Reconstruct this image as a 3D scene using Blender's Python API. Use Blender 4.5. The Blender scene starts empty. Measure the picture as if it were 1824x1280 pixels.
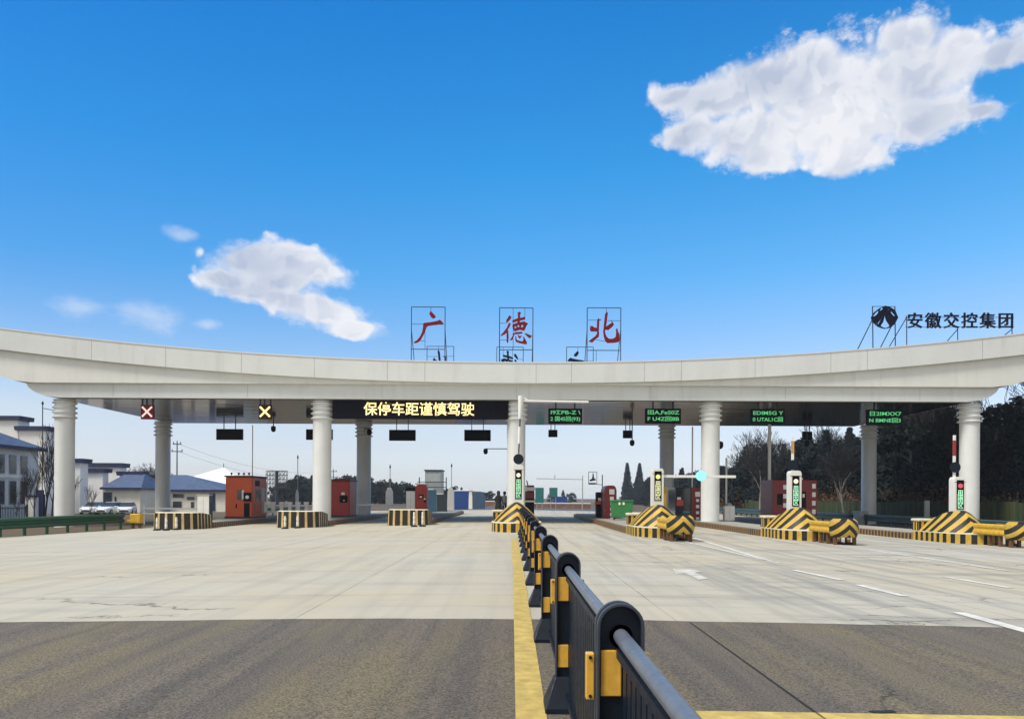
import bpy, math, random
from mathutils import Vector, Matrix, noise
S = bpy.context.scene
COL = S.collection
R = math.radians
# ------------------------------------------------------------------ camera
F, HX, HY, EYE, ROLL = 1400.0, 912.0, 887.0, 1.55, 0.0049
cd = bpy.data.cameras.new('camera'); cam = bpy.data.objects.new('camera', cd); COL.objects.link(cam)
cam.location = (0, 0, EYE); cam.rotation_euler = (R(90), -ROLL, 0)
cd.sensor_width = 36; cd.lens = 36 * F / 1824; cd.shift_y = (HY - 640) / 1824
cd.clip_start = 0.05; cd.clip_end = 8000
S.camera = cam
S.view_settings.view_transform = 'Standard'; S.view_settings.look = 'None'
S.view_settings.exposure = 0.08; S.view_settings.gamma = 1
# ------------------------------------------------------------------ sun
TO_SUN = Vector((-0.50, -0.30, 0.81)).normalized()
sd = bpy.data.lights.new('sun', 'SUN'); sun = bpy.data.objects.new('sun', sd); COL.objects.link(sun)
sd.energy = 3.1; sd.angle = R(15); sd.color = (1.0, 0.95, 0.87)
sun.rotation_euler = (-TO_SUN).to_track_quat('-Z', 'Y').to_euler()
# ------------------------------------------------------------------ world
W = bpy.data.worlds.new('World'); S.world = W; W.use_nodes = True
wt = W.node_tree; wt.nodes.clear()


class NT:
    """tiny node-tree writer"""
    def __init__(s, t): s.t = t
    def n(s, typ, ins=(), **kw):
        nd = s.t.nodes.new(typ)
        for k, v in kw.items(): setattr(nd, k, v)
        for i, v in enumerate(ins):
            if v is None: continue
            s.put(nd.inputs[i], v)
        return nd
    def put(s, sock, v):
        if hasattr(v, 'bl_idname') and hasattr(v, 'outputs'): v = v.outputs[0]
        if hasattr(v, 'is_output'): s.t.links.new(v, sock)
        else:
            if sock.type == 'RGBA' and len(v) == 3: v = (*v, 1)
            sock.default_value = v
    def m(s, op, a, b=0.0, c=0.0, clamp=False): return s.n('ShaderNodeMath', (a, b, c), operation=op, use_clamp=clamp).outputs[0]
    def vm(s, op, a, b=(0, 0, 0), c=(0, 0, 0)):
        nd = s.n('ShaderNodeVectorMath', (a, b, c), operation=op)
        return nd.outputs['Value'] if op in ('LENGTH', 'DOT_PRODUCT', 'DISTANCE') else nd.outputs[0]
    def ramp(s, f, stops, interp='LINEAR'):
        nd = s.n('ShaderNodeValToRGB', (f,)); e = nd.color_ramp.elements; nd.color_ramp.interpolation = interp
        while len(e) < len(stops): e.new(0.5)
        for i, (p, c) in enumerate(stops):
            e[i].position = p; e[i].color = (*c, 1) if hasattr(c, '__len__') else (c, c, c, 1)
        return nd.outputs[0]
    def mix(s, f, a, b, blend='MIX'):
        nd = s.t.nodes.new('ShaderNodeMix'); nd.data_type = 'RGBA'; nd.blend_type = blend
        s.put(nd.inputs[0], f); s.put(nd.inputs[6], a); s.put(nd.inputs[7], b)
        return nd.outputs[2]
    def noise(s, vec, scale, detail=4, rough=0.55, dist=0.0, dim='3D'):
        nd = s.n('ShaderNodeTexNoise', noise_dimensions=dim)
        s.put(nd.inputs['Vector'], vec); nd.inputs['Scale'].default_value = scale
        nd.inputs['Detail'].default_value = detail; nd.inputs['Roughness'].default_value = rough
        nd.inputs['Distortion'].default_value = dist
        return nd.outputs[0]
    def mr(s, v, a, b, c=0.0, d=1.0, smooth=False):
        nd = s.n('ShaderNodeMapRange', (v, a, b, c, d), interpolation_type='SMOOTHSTEP' if smooth else 'LINEAR')
        return nd.outputs[0]


def world():
    t = NT(wt)
    out = t.n('ShaderNodeOutputWorld'); bg = t.n('ShaderNodeBackground')
    wt.links.new(bg.outputs[0], out.inputs[0])
    sky = t.n('ShaderNodeTexSky', sky_type='NISHITA', sun_disc=False, altitude=0, air_density=1.0, dust_density=1.0, ozone_density=2.0)
    sky.sun_elevation = math.asin(TO_SUN.z); sky.sun_rotation = math.atan2(TO_SUN.x, TO_SUN.y)
    bg.inputs[1].default_value = SKY_STRENGTH
    tc = t.n('ShaderNodeTexCoord').outputs['Generated']
    d = t.vm('NORMALIZE', tc)
    sx = t.n('ShaderNodeSeparateXYZ', (d,))
    el = t.m('ARCSINE', sx.outputs[2]); az = t.m('ARCTAN2', sx.outputs[0], sx.outputs[1])
    # sky grade by height: milky horizon, deep blue above, unseen top whitened as added fill
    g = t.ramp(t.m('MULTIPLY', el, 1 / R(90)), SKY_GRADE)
    col = t.mix(1.0, sky, g, 'MULTIPLY')
    azc = t.ramp(t.mr(az, -0.6, 0.6), [(0.0, tuple(v / 1.5 for v in (0.70, 0.79, 0.87))), (0.5, (1 / 1.5,) * 3), (1.0, tuple(v / 1.5 for v in (1.30, 1.06, 0.99)))])
    azm = t.mix(t.mr(el, R(4), R(16), 0, 1, True), (1 / 1.5,) * 3, azc)
    col = t.n('ShaderNodeVectorMath', (t.mix(1.0, col, azm, 'MULTIPLY'), None, None, 9.0), operation='SCALE').outputs[0]
    # slightly milkier to the right
    # unseen bright cloud added behind the camera as neutral fill for front faces
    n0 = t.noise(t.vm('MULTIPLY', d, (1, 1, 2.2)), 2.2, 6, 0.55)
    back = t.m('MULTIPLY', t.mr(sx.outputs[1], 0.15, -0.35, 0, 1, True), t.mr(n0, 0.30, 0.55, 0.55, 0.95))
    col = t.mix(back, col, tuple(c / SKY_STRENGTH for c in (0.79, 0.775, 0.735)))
    if SKY_RAW: wt.links.new(sky.outputs[0], bg.inputs[0]); return
    p = t.n('ShaderNodeCombineXYZ', (az, el, 0.0)).outputs[0]
    warp = t.n('ShaderNodeTexNoise'); t.put(warp.inputs['Vector'], p); warp.inputs['Scale'].default_value = 12; warp.inputs['Detail'].default_value = 8
    wv = t.vm('SUBTRACT', warp.outputs[1], (0.5, 0.5, 0.5))
    pw = t.vm('ADD', p, t.vm('MULTIPLY', wv, (0.040, 0.030, 0)))
    def billow(q):                       # cauliflower relief: rounded cells at three sizes
        q2 = t.vm('ADD', q, t.vm('MULTIPLY', wv, (0.09, 0.09, 0)))
        tot = None
        for sc, am in ((17, 0.50), (38, 0.30), (84, 0.20)):
            v = t.n('ShaderNodeTexVoronoi', feature='SMOOTH_F1', voronoi_dimensions='2D'); t.put(v.inputs['Vector'], q2); v.inputs['Scale'].default_value = sc; v.inputs['Smoothness'].default_value = 0.8
            x = t.m('MULTIPLY', t.m('SUBTRACT', 0.75, v.outputs['Distance']), am)
            tot = x if tot is None else t.m('ADD', tot, x)
        return tot
    b0 = billow(p); b1 = billow(t.vm('ADD', p, (-0.006, 0.011, 0)))
    n1 = t.noise(p, 22, 10, 0.62)
    nw = t.noise(t.vm('MULTIPLY', p, (1, 1.5, 1)), 16, 12, 0.70)
    def field(blobs):
        cur = None
        for (px, py, rx, ry) in blobs:
            dx, dy = px - HX, HY - py
            a = math.atan2(dx, F); e = math.atan2(dy, math.hypot(dx, F))
            k = F / (F * F + dx * dx); ke = 1 / math.hypot(F, dx)
            ra, re = rx * k, ry * ke * math.cos(e) ** 2
            v = t.vm('MULTIPLY_ADD', pw, (1 / ra, 1 / re, 0), (-a / ra, -e / re, 0))
            f = t.m('SUBTRACT', 1.0, t.vm('LENGTH', v))
            cur = f if cur is None else t.m('SMOOTH_MAX', cur, f, 0.35)
        return cur
    big = [(1480, 150, 235, 110), (1360, 140, 150, 75), (1270, 175, 130, 62), (1205, 165, 75, 36), (1225, 238, 80, 46), (1340, 240, 140, 72), (1490, 225, 190, 88),
           (1515, 278, 105, 52), (1620, 130, 160, 100), (1618, 62, 90, 62), (1690, 95, 90, 66), (1775, 95, 95, 44), (1840, 75, 90, 50), (1640, 205, 150, 76), (1735, 195, 85, 30), (1365, 280, 80, 40), (1440, 105, 110, 56)]
    small = [(470, 468, 125, 60), (495, 508, 110, 40), (550, 485, 95, 46), (510, 462, 80, 44), (405, 498, 72, 30), (455, 520, 100, 30), (570, 552, 105, 38), (625, 582, 70, 26), (510, 540, 85, 28)]
    thin = [(150, 552, 75, 26), (255, 560, 95, 34), (320, 413, 40, 16), (367, 578, 40, 13), (650, 592, 50, 18)]
    def cloud(f, base, wis):
        e = t.m('MULTIPLY', t.m('MULTIPLY_ADD', t.m('SUBTRACT', b0, 0.42), 1.05, t.m('SUBTRACT', n1, 0.5)), t.mr(f, 0.22, 0.62, 1.0, 0.24))
        g = t.m('ADD', f, t.m('ADD', e, base))
        h = t.m('ADD', f, t.m('MULTIPLY_ADD', t.m('SUBTRACT', nw, 0.5), wis, base))
        core = t.m('MULTIPLY', t.mr(g, 0.0, 0.38, 0, 1, True), t.mr(f, -0.06, 0.10, 0, 1, True)); veil = t.mr(h, -0.02, 0.55, 0, 1, True)
        return t.m('MAXIMUM', core, t.m('MULTIPLY', veil, 0.8))
    fb, fs = field(big), field(small)
    m1 = cloud(fb, -0.20, 2.7); m2 = cloud(fs, -0.15, 1.6)
    m3 = t.m('MULTIPLY', t.mr(t.m('ADD', field(thin), t.m('MULTIPLY', t.m('SUBTRACT', nw, 0.5), 2.2)), 0.0, 1.1, 0, 1, True), 0.36)
    mask = t.m('MAXIMUM', t.m('MAXIMUM', m1, t.m('MULTIPLY', m2, 0.96)), m3)
    inner = t.mr(t.m('MAXIMUM', fb, fs), 0.15, 0.80, 0, 1, True)
    soft = t.mr(t.noise(p, 6, 3, 0.5), 0.36, 0.62, 0, 1, True)
    relief = t.mr(t.m('SUBTRACT', b1, b0), -0.07, 0.10, 0, 1, True)
    sh = t.m('MULTIPLY', inner, t.m('MULTIPLY_ADD', soft, 0.72, t.m('MULTIPLY_ADD', relief, 0.26, 0.16)), clamp=True)  # cloud light and shade painted into the colour from depth and offset relief
    cc = t.mix(sh, tuple(c / SKY_STRENGTH for c in (0.90, 0.905, 0.93)), tuple(c / SKY_STRENGTH for c in (0.47, 0.535, 0.68)))
    fin = t.mix(mask, col, cc)
    wt.links.new(fin, bg.inputs[0])


SKY_STRENGTH = 0.1
SKY_RAW = False
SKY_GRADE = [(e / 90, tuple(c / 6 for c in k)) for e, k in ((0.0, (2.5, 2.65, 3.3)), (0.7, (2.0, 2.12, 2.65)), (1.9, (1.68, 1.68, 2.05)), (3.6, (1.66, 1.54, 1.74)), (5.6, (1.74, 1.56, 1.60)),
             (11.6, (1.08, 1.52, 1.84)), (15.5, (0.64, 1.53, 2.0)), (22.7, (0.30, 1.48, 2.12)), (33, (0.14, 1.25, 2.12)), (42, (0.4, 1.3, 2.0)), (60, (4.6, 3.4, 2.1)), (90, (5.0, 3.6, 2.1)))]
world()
# ------------------------------------------------------------------ helpers
def un(px, py):
    dx, dy = px - HX, py - HY
    return dx + dy * ROLL, dy - dx * ROLL
def P(px, py, Y):                       # point of the photograph at real distance Y
    dx, dy = un(px, py)
    return Vector((dx * Y / F, Y, EYE - dy * Y / F))
def gz(x): return -0.014 * max(0.0, min(abs(x), 45.0) - 1.5)   # crossfall of the plaza
def G(px, py, up=0.0):                  # point of the photograph on the ground
    dx, dy = un(px, py); Y = EYE * F / dy
    for _ in range(20): Y = (EYE - gz(dx * Y / F)) * F / dy
    return Vector((dx * Y / F, Y, gz(dx * Y / F) + up))


MATS = {}
def pm(name, col, rough=0.6, metal=0.0, var=0.12, scale=2.5, bump=0.0, bscale=60.0, dirt=0.0, spec=0.5, emit=0.0):
    """painted / plain surface: base colour with two scales of variation, optional dirt and bump"""
    if name in MATS: return MATS[name]
    m = bpy.data.materials.new(name); m.use_nodes = True; nt = m.node_tree; b = nt.nodes['Principled BSDF']; t = NT(nt)
    tc = t.n('ShaderNodeTexCoord').outputs['Object']
    if emit:
        b.inputs['Emission Color'].default_value = (*col, 1); b.inputs['Emission Strength'].default_value = emit
        b.inputs['Base Color'].default_value = (col[0] * 0.4, col[1] * 0.4, col[2] * 0.4, 1)
    else:
        n = t.noise(tc, scale, 6, 0.6)
        lo = tuple(max(0, c * (1 - var)) for c in col); hi = tuple(min(1, c * (1 + var * 0.7)) for c in col)
        c = t.mix(t.mr(n, 0.3, 0.7), lo, hi)
        if dirt:
            n2 = t.noise(t.vm('MULTIPLY', tc, (1, 1, 0.35)), scale * 2.3, 7, 0.68)
            c = t.mix(t.mr(n2, 0.48, 0.78, 0, dirt), c, tuple(x * 0.45 + 0.02 for x in col))
        t.put(b.inputs['Base Color'], c)
    b.inputs['Roughness'].default_value = rough; b.inputs['Metallic'].default_value = metal
    b.inputs['Specular IOR Level'].default_value = spec
    if not emit:
        t.put(b.inputs['Roughness'], t.mr(t.noise(tc, scale * 3, 4), 0.3, 0.7, max(0.03, rough - 0.08), min(1, rough + 0.1)))
    if bump:
        bn = t.n('ShaderNodeBump'); bn.inputs['Strength'].default_value = bump; bn.inputs['Distance'].default_value = 0.02
        t.put(bn.inputs['Height'], t.noise(tc, bscale, 4)); t.put(b.inputs['Normal'], bn)
    MATS[name] = m; return m


def stripes(name, kind, period, duty=0.5, ca=(0.62, 0.40, 0.045), cb=(0.010, 0.007, 0.008), k=1.0, rough=0.55, wear=0.35):
    """hazard paint. kind: 'uv' along the U of the mesh, 'along' = x+y, 'chevron' = z + k|x| in the part's own space"""
    m = bpy.data.materials.new(name); m.use_nodes = True; nt = m.node_tree; b = nt.nodes['Principled BSDF']; t = NT(nt)
    tcn = t.n('ShaderNodeTexCoord'); tc = tcn.outputs['Object']
    if kind == 'uv':
        f = t.n('ShaderNodeSeparateXYZ', (tcn.outputs['UV'],)).outputs[0]
    else:
        s = t.n('ShaderNodeSeparateXYZ', (tc,))
        if kind == 'along': f = t.m('ADD', s.outputs[0], s.outputs[1])
        else: f = t.m('MULTIPLY_ADD', t.m('ABSOLUTE', s.outputs[0]), k, t.m('MULTIPLY_ADD', t.m('MAXIMUM', t.m('SUBTRACT', s.outputs[1], 1.5), 0.0), 0.9, s.outputs[2]))
    f = t.m('ADD', f, t.m('MULTIPLY', t.m('SUBTRACT', t.noise(tc, 9, 3), 0.5), 0.02))
    w = t.m('FRACT', t.m('ADD', t.m('DIVIDE', f, period), 50.0))
    mask = t.m('LESS_THAN', w, duty)
    n = t.mr(t.noise(tc, 3, 6, 0.65), 0.3, 0.72)
    ya = t.mix(n, tuple(c * 0.72 for c in ca), tuple(min(1, c * 1.12) for c in ca))
    c = t.mix(mask, cb, ya)
    scuff = t.mr(t.noise(t.vm('MULTIPLY', tc, (1, 1, 0.5)), 11, 8, 0.72), 0.55, 0.75, 0, wear)
    c = t.mix(scuff, c, (0.11, 0.085, 0.06))
    t.put(b.inputs['Base Color'], c); b.inputs['Roughness'].default_value = rough
    MATS[name] = m; return m


class MB:
    def __init__(s): s.v = []; s.f = []; s.uv = {}
    def add(s, vs, fs):
        o = len(s.v); s.v += [Vector(v) for v in vs]; s.f += [tuple(i + o for i in f) for f in fs]; return s
    def bx(s, x0, x1, y0, y1, z0, z1):
        return s.add([(x0, y0, z0), (x1, y0, z0), (x1, y1, z0), (x0, y1, z0), (x0, y0, z1), (x1, y0, z1), (x1, y1, z1), (x0, y1, z1)],
                     [(0, 3, 2, 1), (4, 5, 6, 7), (0, 1, 5, 4), (1, 2, 6, 5), (2, 3, 7, 6), (3, 0, 4, 7)])
    def cb(s, c, sz): return s.bx(c[0] - sz[0] / 2, c[0] + sz[0] / 2, c[1] - sz[1] / 2, c[1] + sz[1] / 2, c[2] - sz[2] / 2, c[2] + sz[2] / 2)
    def cyl(s, p, q, r, r2=None, n=12, caps=True):
        p, q = Vector(p), Vector(q); r2 = r if r2 is None else r2
        d = (q - p).normalized(); a = d.orthogonal().normalized(); b = d.cross(a)
        vs = [p + (a * math.cos(2 * math.pi * i / n) + b * math.sin(2 * math.pi * i / n)) * r for i in range(n)]
        vs += [q + (a * math.cos(2 * math.pi * i / n) + b * math.sin(2 * math.pi * i / n)) * r2 for i in range(n)]
        fs = [(i, (i + 1) % n, n + (i + 1) % n, n + i) for i in range(n)]
        if caps: fs += [tuple(range(n - 1, -1, -1)), tuple(range(n, 2 * n))]
        return s.add(vs, fs)
    def tube(s, pts, r, n=8):
        for a, b in zip(pts[:-1], pts[1:]): s.cyl(a, b, r, n=n)
        return s
    def lathe(s, prof, c=(0, 0, 0), n=32):
        vs = []; fs = []; m = len(prof)
        for i in range(n):
            a = 2 * math.pi * i / n
            vs += [(c[0] + r * math.cos(a), c[1] + r * math.sin(a), c[2] + z) for r, z in prof]
        for i in range(n):
            j = (i + 1) % n
            fs += [(i * m + k, j * m + k, j * m + k + 1, i * m + k + 1) for k in range(m - 1)]
        fs += [tuple(i * m for i in range(n - 1, -1, -1)), tuple(i * m + m - 1 for i in range(n))]
        return s.add(vs, fs)
    def prism(s, poly, y0, y1):          # polygon in x,z extruded along y
        n = len(poly)
        vs = [(x, y0, z) for x, z in poly] + [(x, y1, z) for x, z in poly]
        return s.add(vs, [tuple(range(n)), tuple(range(2 * n - 1, n - 1, -1))] + [(i, n + i, n + (i + 1) % n, (i + 1) % n) for i in range(n)])
    def plan(s, poly, z0, z1):           # polygon in x,y extruded along z
        n = len(poly)
        vs = [(x, y, z0) for x, y in poly] + [(x, y, z1) for x, y in poly]
        return s.add(vs, [tuple(range(n - 1, -1, -1)), tuple(range(n, 2 * n))] + [(i, (i + 1) % n, n + (i + 1) % n, n + i) for i in range(n)])
    def disc_y(s, c, r, th, n=28):       # flat disc facing -y
        return s.cyl((c[0], c[1] - th / 2, c[2]), (c[0], c[1] + th / 2, c[2]), r, n=n)
    def sph(s, c, r, sz=(1, 1, 1), n=10):
        vs = []; fs = []; m = n // 2 + 1
        for i in range(n):
            for k in range(m):
                th = math.pi * k / (m - 1); ph = 2 * math.pi * i / n
                vs.append((c[0] + r * sz[0] * math.sin(th) * math.cos(ph), c[1] + r * sz[1] * math.sin(th) * math.sin(ph), c[2] + r * sz[2] * math.cos(th)))
        for i in range(n):
            for k in range(m - 1): fs.append((i * m + k, i * m + k + 1, ((i + 1) % n) * m + k + 1, ((i + 1) % n) * m + k))
        return s.add(vs, fs)
    def build(s, name, mat, parent=None, smooth=False, bevel=0.0, world=False, angle=35, recalc=False):
        me = bpy.data.meshes.new(name)
        off = Vector((0, 0, 0))
        if world:
            q = parent
            while q: off += q.location; q = q.parent
        me.from_pydata([v - off for v in s.v], [], s.f); me.materials.append(mat)
        if s.uv:
            ul = me.uv_layers.new()
            for lp in me.loops: ul.data[lp.index].uv = s.uv.get(lp.vertex_index, (0, 0))
        me.validate(); me.update()
        if smooth: me.shade_smooth(); me.set_sharp_from_angle(angle=R(angle))
        o = bpy.data.objects.new(name, me); COL.objects.link(o)
        if parent: o.parent = parent
        if bevel:
            b = o.modifiers.new('bevel', 'BEVEL'); b.width = bevel; b.segments = 2; b.limit_method = 'ANGLE'; b.angle_limit = R(40)
        return o


def tag(o, label, cat, group=None):
    o['label'] = label; o['category'] = cat
    if group: o['group'] = group
    return o
def thing(name, label, cat, loc=(0, 0, 0), group=None, rz=0.0):
    o = bpy.data.objects.new(name, None); COL.objects.link(o); o.location = loc; o.rotation_euler.z = rz
    o.empty_display_size = 0.2
    return tag(o, label, cat, group)
def setting(o, kind='structure'): o['kind'] = kind; return o
def dup(o, loc, label=None, rz=None, sc=None, parent=None):
    c = o.copy(); COL.objects.link(c)
    if parent: c.parent = parent
    else:
        c.location = loc
        if rz is not None: c.rotation_euler.z = rz
        if sc: c.scale = (sc, sc, sc) if not hasattr(sc, '__len__') else sc
        if label: c['label'] = label
    for ch in list(o.children): dup(ch, None, parent=c)
    return c
def curve_mesh(name, splines, mat, parent, depth, org, mirror=False):
    """flat outlines (x,z; holes by winding-free fill) given real thickness, facing -y"""
    cu = bpy.data.curves.new(name, 'CURVE'); cu.dimensions = '2D'; cu.fill_mode = 'BOTH'; cu.extrude = depth / 2
    for sp in splines:
        q = cu.splines.new('POLY'); q.points.add(len(sp) - 1); q.use_cyclic_u = True
        for i, (x, z) in enumerate(sp): q.points[i].co = (x, z, 0, 1)
    return from_curve(name, cu, mat, parent, org, mirror)
def from_curve(name, cu, mat, parent, org, mirror=False):
    o = bpy.data.objects.new(name, cu); COL.objects.link(o)
    dg = bpy.context.evaluated_depsgraph_get(); dg.update()
    me = bpy.data.meshes.new_from_object(o.evaluated_get(dg)); COL.objects.unlink(o); bpy.data.objects.remove(o)
    for v in me.vertices:
        x, y, z = v.co; v.co = ((-x if mirror else x) + org[0], org[1] - z, y + org[2])
    if mirror: me.flip_normals()
    me.materials.clear(); me.materials.append(mat); me.name = name
    r = bpy.data.objects.new(name, me); COL.objects.link(r); r.parent = parent
    return r
def text(name, body, size, mat, parent, org, depth=0.03, bold=0.0, spacing=1.0, align='CENTER'):
    cu = bpy.data.curves.new(name, 'FONT'); cu.body = body; cu.size = size; cu.extrude = depth / 2; cu.offset = bold
    cu.space_character = spacing; cu.align_x = align; cu.align_y = 'CENTER'; cu.resolution_u = 3
    return from_curve(name, cu, mat, parent, org)


# ------------------------------------------------------------------ ground
def ground_mat(name, kind):
    m = bpy.data.materials.new(name); m.use_nodes = True; nt = m.node_tree; b = nt.nodes['Principled BSDF']; t = NT(nt)
    p = t.n('ShaderNodeTexCoord').outputs['Object']
    s = t.n('ShaderNodeSeparateXYZ', (p,)); X, Y = s.outputs[0], s.outputs[1]
    big = t.noise(p, 0.09, 5, 0.6); mid = t.noise(p, 0.7, 6, 0.62); fine = t.noise(p, 60, 3, 0.7)
    streak = t.noise(t.vm('MULTIPLY', p, (2.2, 0.10, 1)), 1.0, 5, 0.6)
    warp = t.noise(p, 1.3, 5, 0.6)
    if kind == 'concrete':
        c = t.mix(t.mr(big, 0.3, 0.7), (0.53, 0.455, 0.30), (0.52, 0.51, 0.45))
        c = t.mix(t.mr(mid, 0.35, 0.75, 0, 0.35), c, (0.42, 0.39, 0.33))
        right = t.mr(X, 0.5, 6, 0.35, 1.0, True)
        c = t.mix(t.m('MULTIPLY', t.mr(streak, 0.46, 0.66, 0, 0.75), right), c, (0.25, 0.245, 0.225))          # tyre traces
        hz = t.noise(t.vm('MULTIPLY', p, (0.18, 1.1, 1)), 1.0, 6, 0.65)
        c = t.mix(t.m('MULTIPLY', t.mr(hz, 0.50, 0.66, 0, 0.75), right), c, (0.27, 0.26, 0.23))
        def joint(co, pitch, off, wd, amp):
            co = t.m('ADD', co, t.m('MULTIPLY', t.m('SUBTRACT', warp, 0.5), amp))
            q = t.m('ABSOLUTE', t.m('SUBTRACT', t.m('FRACT', t.m('ADD', t.m('DIVIDE', co, pitch), 100 + off)), 0.5))
            return t.mr(q, 0, wd / pitch, 1, 0)
        j = t.m('MAXIMUM', joint(X, 4.9, 0.07, 0.018, 0.02), joint(Y, 4.2, 0.5, 0.03, 0.05))
        c = t.mix(t.m('MULTIPLY', j, t.mr(mid, 0.35, 0.6, 0.25, 0.85)), c, (0.10, 0.09, 0.075))
        # cracks
        vo = t.n('ShaderNodeTexVoronoi', feature='DISTANCE_TO_EDGE')
        t.put(vo.inputs['Vector'], t.vm('ADD', t.vm('MULTIPLY', p, (0.13, 0.42, 1)), t.vm('MULTIPLY', t.n('ShaderNodeCombineXYZ', (warp, mid, 0.0)).outputs[0], (0.5, 0.5, 0))))
        vo.inputs['Scale'].default_value = 1.0
        cr = t.m('MULTIPLY', t.mr(vo.outputs[0], 0.0, 0.014, 1, 0), t.mr(t.m('MULTIPLY_ADD', right, 0.09, t.noise(p, 0.22, 2)), 0.58, 0.66))
        c = t.mix(t.m('MULTIPLY', cr, 0.8), c, (0.09, 0.08, 0.065))
        c = t.mix(t.mr(fine, 0.3, 0.7, 0, 0.10), c, (0.25, 0.22, 0.18))
        rough, bs = 0.85, 0.15
    elif kind == 'asphalt':
        c = t.mix(t.mr(big, 0.3, 0.7), (0.150, 0.114, 0.076), (0.176, 0.140, 0.098))
        c = t.mix(t.mr(streak, 0.42, 0.58, 0, 0.85), c, (0.064, 0.056, 0.049))
        st2 = t.noise(t.vm('MULTIPLY', p, (0.9, 0.12, 1)), 1.0, 4, 0.6)
        c = t.mix(t.mr(st2, 0.46, 0.60, 0, 0.9), c, (0.200, 0.160, 0.068))
        c = t.mix(t.mr(mid, 0.5, 0.75, 0, 0.45), c, (0.108, 0.098, 0.086))
        for pitch, off, amp in ((1.37, .2, .5), (2.3, .7, .9)):
            lx = t.m('ADD', X, t.m('MULTIPLY', t.m('SUBTRACT', t.noise(t.vm('MULTIPLY', p, (.6, .25, 1)), 1.0, 7, .62), 0.5), amp))
            q = t.m('ABSOLUTE', t.m('SUBTRACT', t.m('FRACT', t.m('ADD', t.m('DIVIDE', lx, pitch), 60 + off)), 0.5))
            ln = t.m('MULTIPLY', t.mr(q, 0, .010 / pitch, 1, 0), t.mr(t.noise(t.vm('MULTIPLY', p, (.9, .3, 1)), 1.0, 3), .38, .5))
            hl = t.m('MULTIPLY', t.mr(q, 0, .11 / pitch, 1, 0), .35)
            c = t.mix(t.m('MAXIMUM', t.m('MULTIPLY', ln, .9), hl), c, (0.035, 0.032, 0.03))
        grain = t.noise(p, 48, 4, 0.9)
        c = t.mix(t.mr(grain, 0.42, 0.56), t.mix(0.80, c, (0.03, 0.026, 0.02)), t.mix(0.22, c, (0.50, 0.44, 0.36)))
        vo = t.n('ShaderNodeTexVoronoi', feature='DISTANCE_TO_EDGE')
        t.put(vo.inputs['Vector'], t.vm('ADD', t.vm('MULTIPLY', p, (0.8, 0.10, 1)), t.vm('MULTIPLY', t.n('ShaderNodeCombineXYZ', (warp, mid, 0.0)).outputs[0], (0.35, 0.35, 0))))
        vo.inputs['Scale'].default_value = 0.8
        cr = t.m('MULTIPLY', t.mr(vo.outputs[0], 0.0, 0.006, 1, 0), t.mr(t.noise(p, 0.5, 2), 0.52, 0.66))
        c = t.mix(t.m('MULTIPLY', cr, 0.8), c, (0.025, 0.022, 0.018))
        rough, bs = 0.88, 0.5
    elif kind == 'far_asphalt':
        c = t.mix(t.mr(mid, 0.3, 0.7), (0.07, 0.075, 0.08), (0.11, 0.115, 0.12)); rough, bs = 0.85, 0.1
    else:
        c = t.mix(t.mr(big, 0.4, 0.6), (0.15, 0.078, 0.04), (0.075, 0.078, 0.04))
        c = t.mix(t.mr(mid, 0.45, 0.7), c, (0.10, 0.085, 0.05)); rough, bs = 0.95, 0.4
    t.put(b.inputs['Base Color'], c); b.inputs['Roughness'].default_value = rough
    bn = t.n('ShaderNodeBump'); bn.inputs['Strength'].default_value = bs; bn.inputs['Distance'].default_value = 0.01
    t.put(bn.inputs['Height'], t.noise(p, 140, 3, 0.7)); t.put(b.inputs['Normal'], bn)
    return m


BRK = [-45, -1.5, 1.5, 45]
def sheet(name, x0, x1, y0, y1, up, mat):
    xs = sorted([x0, x1] + [b for b in BRK if x0 < b < x1]); mb = MB()
    vs = []
    for x in xs: vs += [(x, y0, gz(x) + up), (x, y1, gz(x) + up)]
    mb.add(vs, [(2 * i, 2 * i + 2, 2 * i + 3, 2 * i + 1) for i in range(len(xs) - 1)])
    return setting(mb.build(name, mat))
def strip(name, pts, up, mat):           # polygon of ground points
    mb = MB(); mb.add([(x, y, gz(x) + up) for x, y in pts], [tuple(range(len(pts)))])
    return setting(mb.build(name, mat))


CONC = ground_mat('plaza_concrete', 'concrete'); ASPH = ground_mat('road_asphalt', 'asphalt')
SOIL = ground_mat('red_soil_and_grass', 'soil'); FARA = ground_mat('far_road_asphalt', 'far_asphalt')
sheet('ground', -4000, 4000, -300, 6000, 0.0, SOIL)
# plaza with its flared left edge
edge = [(G(-400, 990).x, G(-400, 990).y), (G(-90, 962).x, G(-90, 962).y), (G(60, 953).x, G(60, 953).y), (G(215, 943.5).x, G(215, 943.5).y), (-21.6, 52), (-21.6, 106)]
def plaza():
    mb = MB(); pts = [(-40, 10.0)] + edge
    for (xa, ya), (xb, yb) in zip(pts[:-1], pts[1:]):
        if yb - ya < 0.01: continue
        mb.add([(xa, ya, gz(xa) + .004), (-1.5, ya, .004), (-1.5, yb, .004), (xb, yb, gz(xb) + .004)], [(0, 1, 2, 3)])
    mb.add([(-1.5, 10, .004), (1.5, 10, .004), (1.5, 106, .004), (-1.5, 106, .004), (27, 10, gz(27) + .004), (27, 106, gz(27) + .004)], [(0, 1, 2, 3), (1, 4, 5, 2)])
    setting(mb.build('plaza_concrete', CONC))
plaza()
sheet('road_asphalt', -40, 40, -8, 9.7, 0.008, ASPH)
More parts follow.
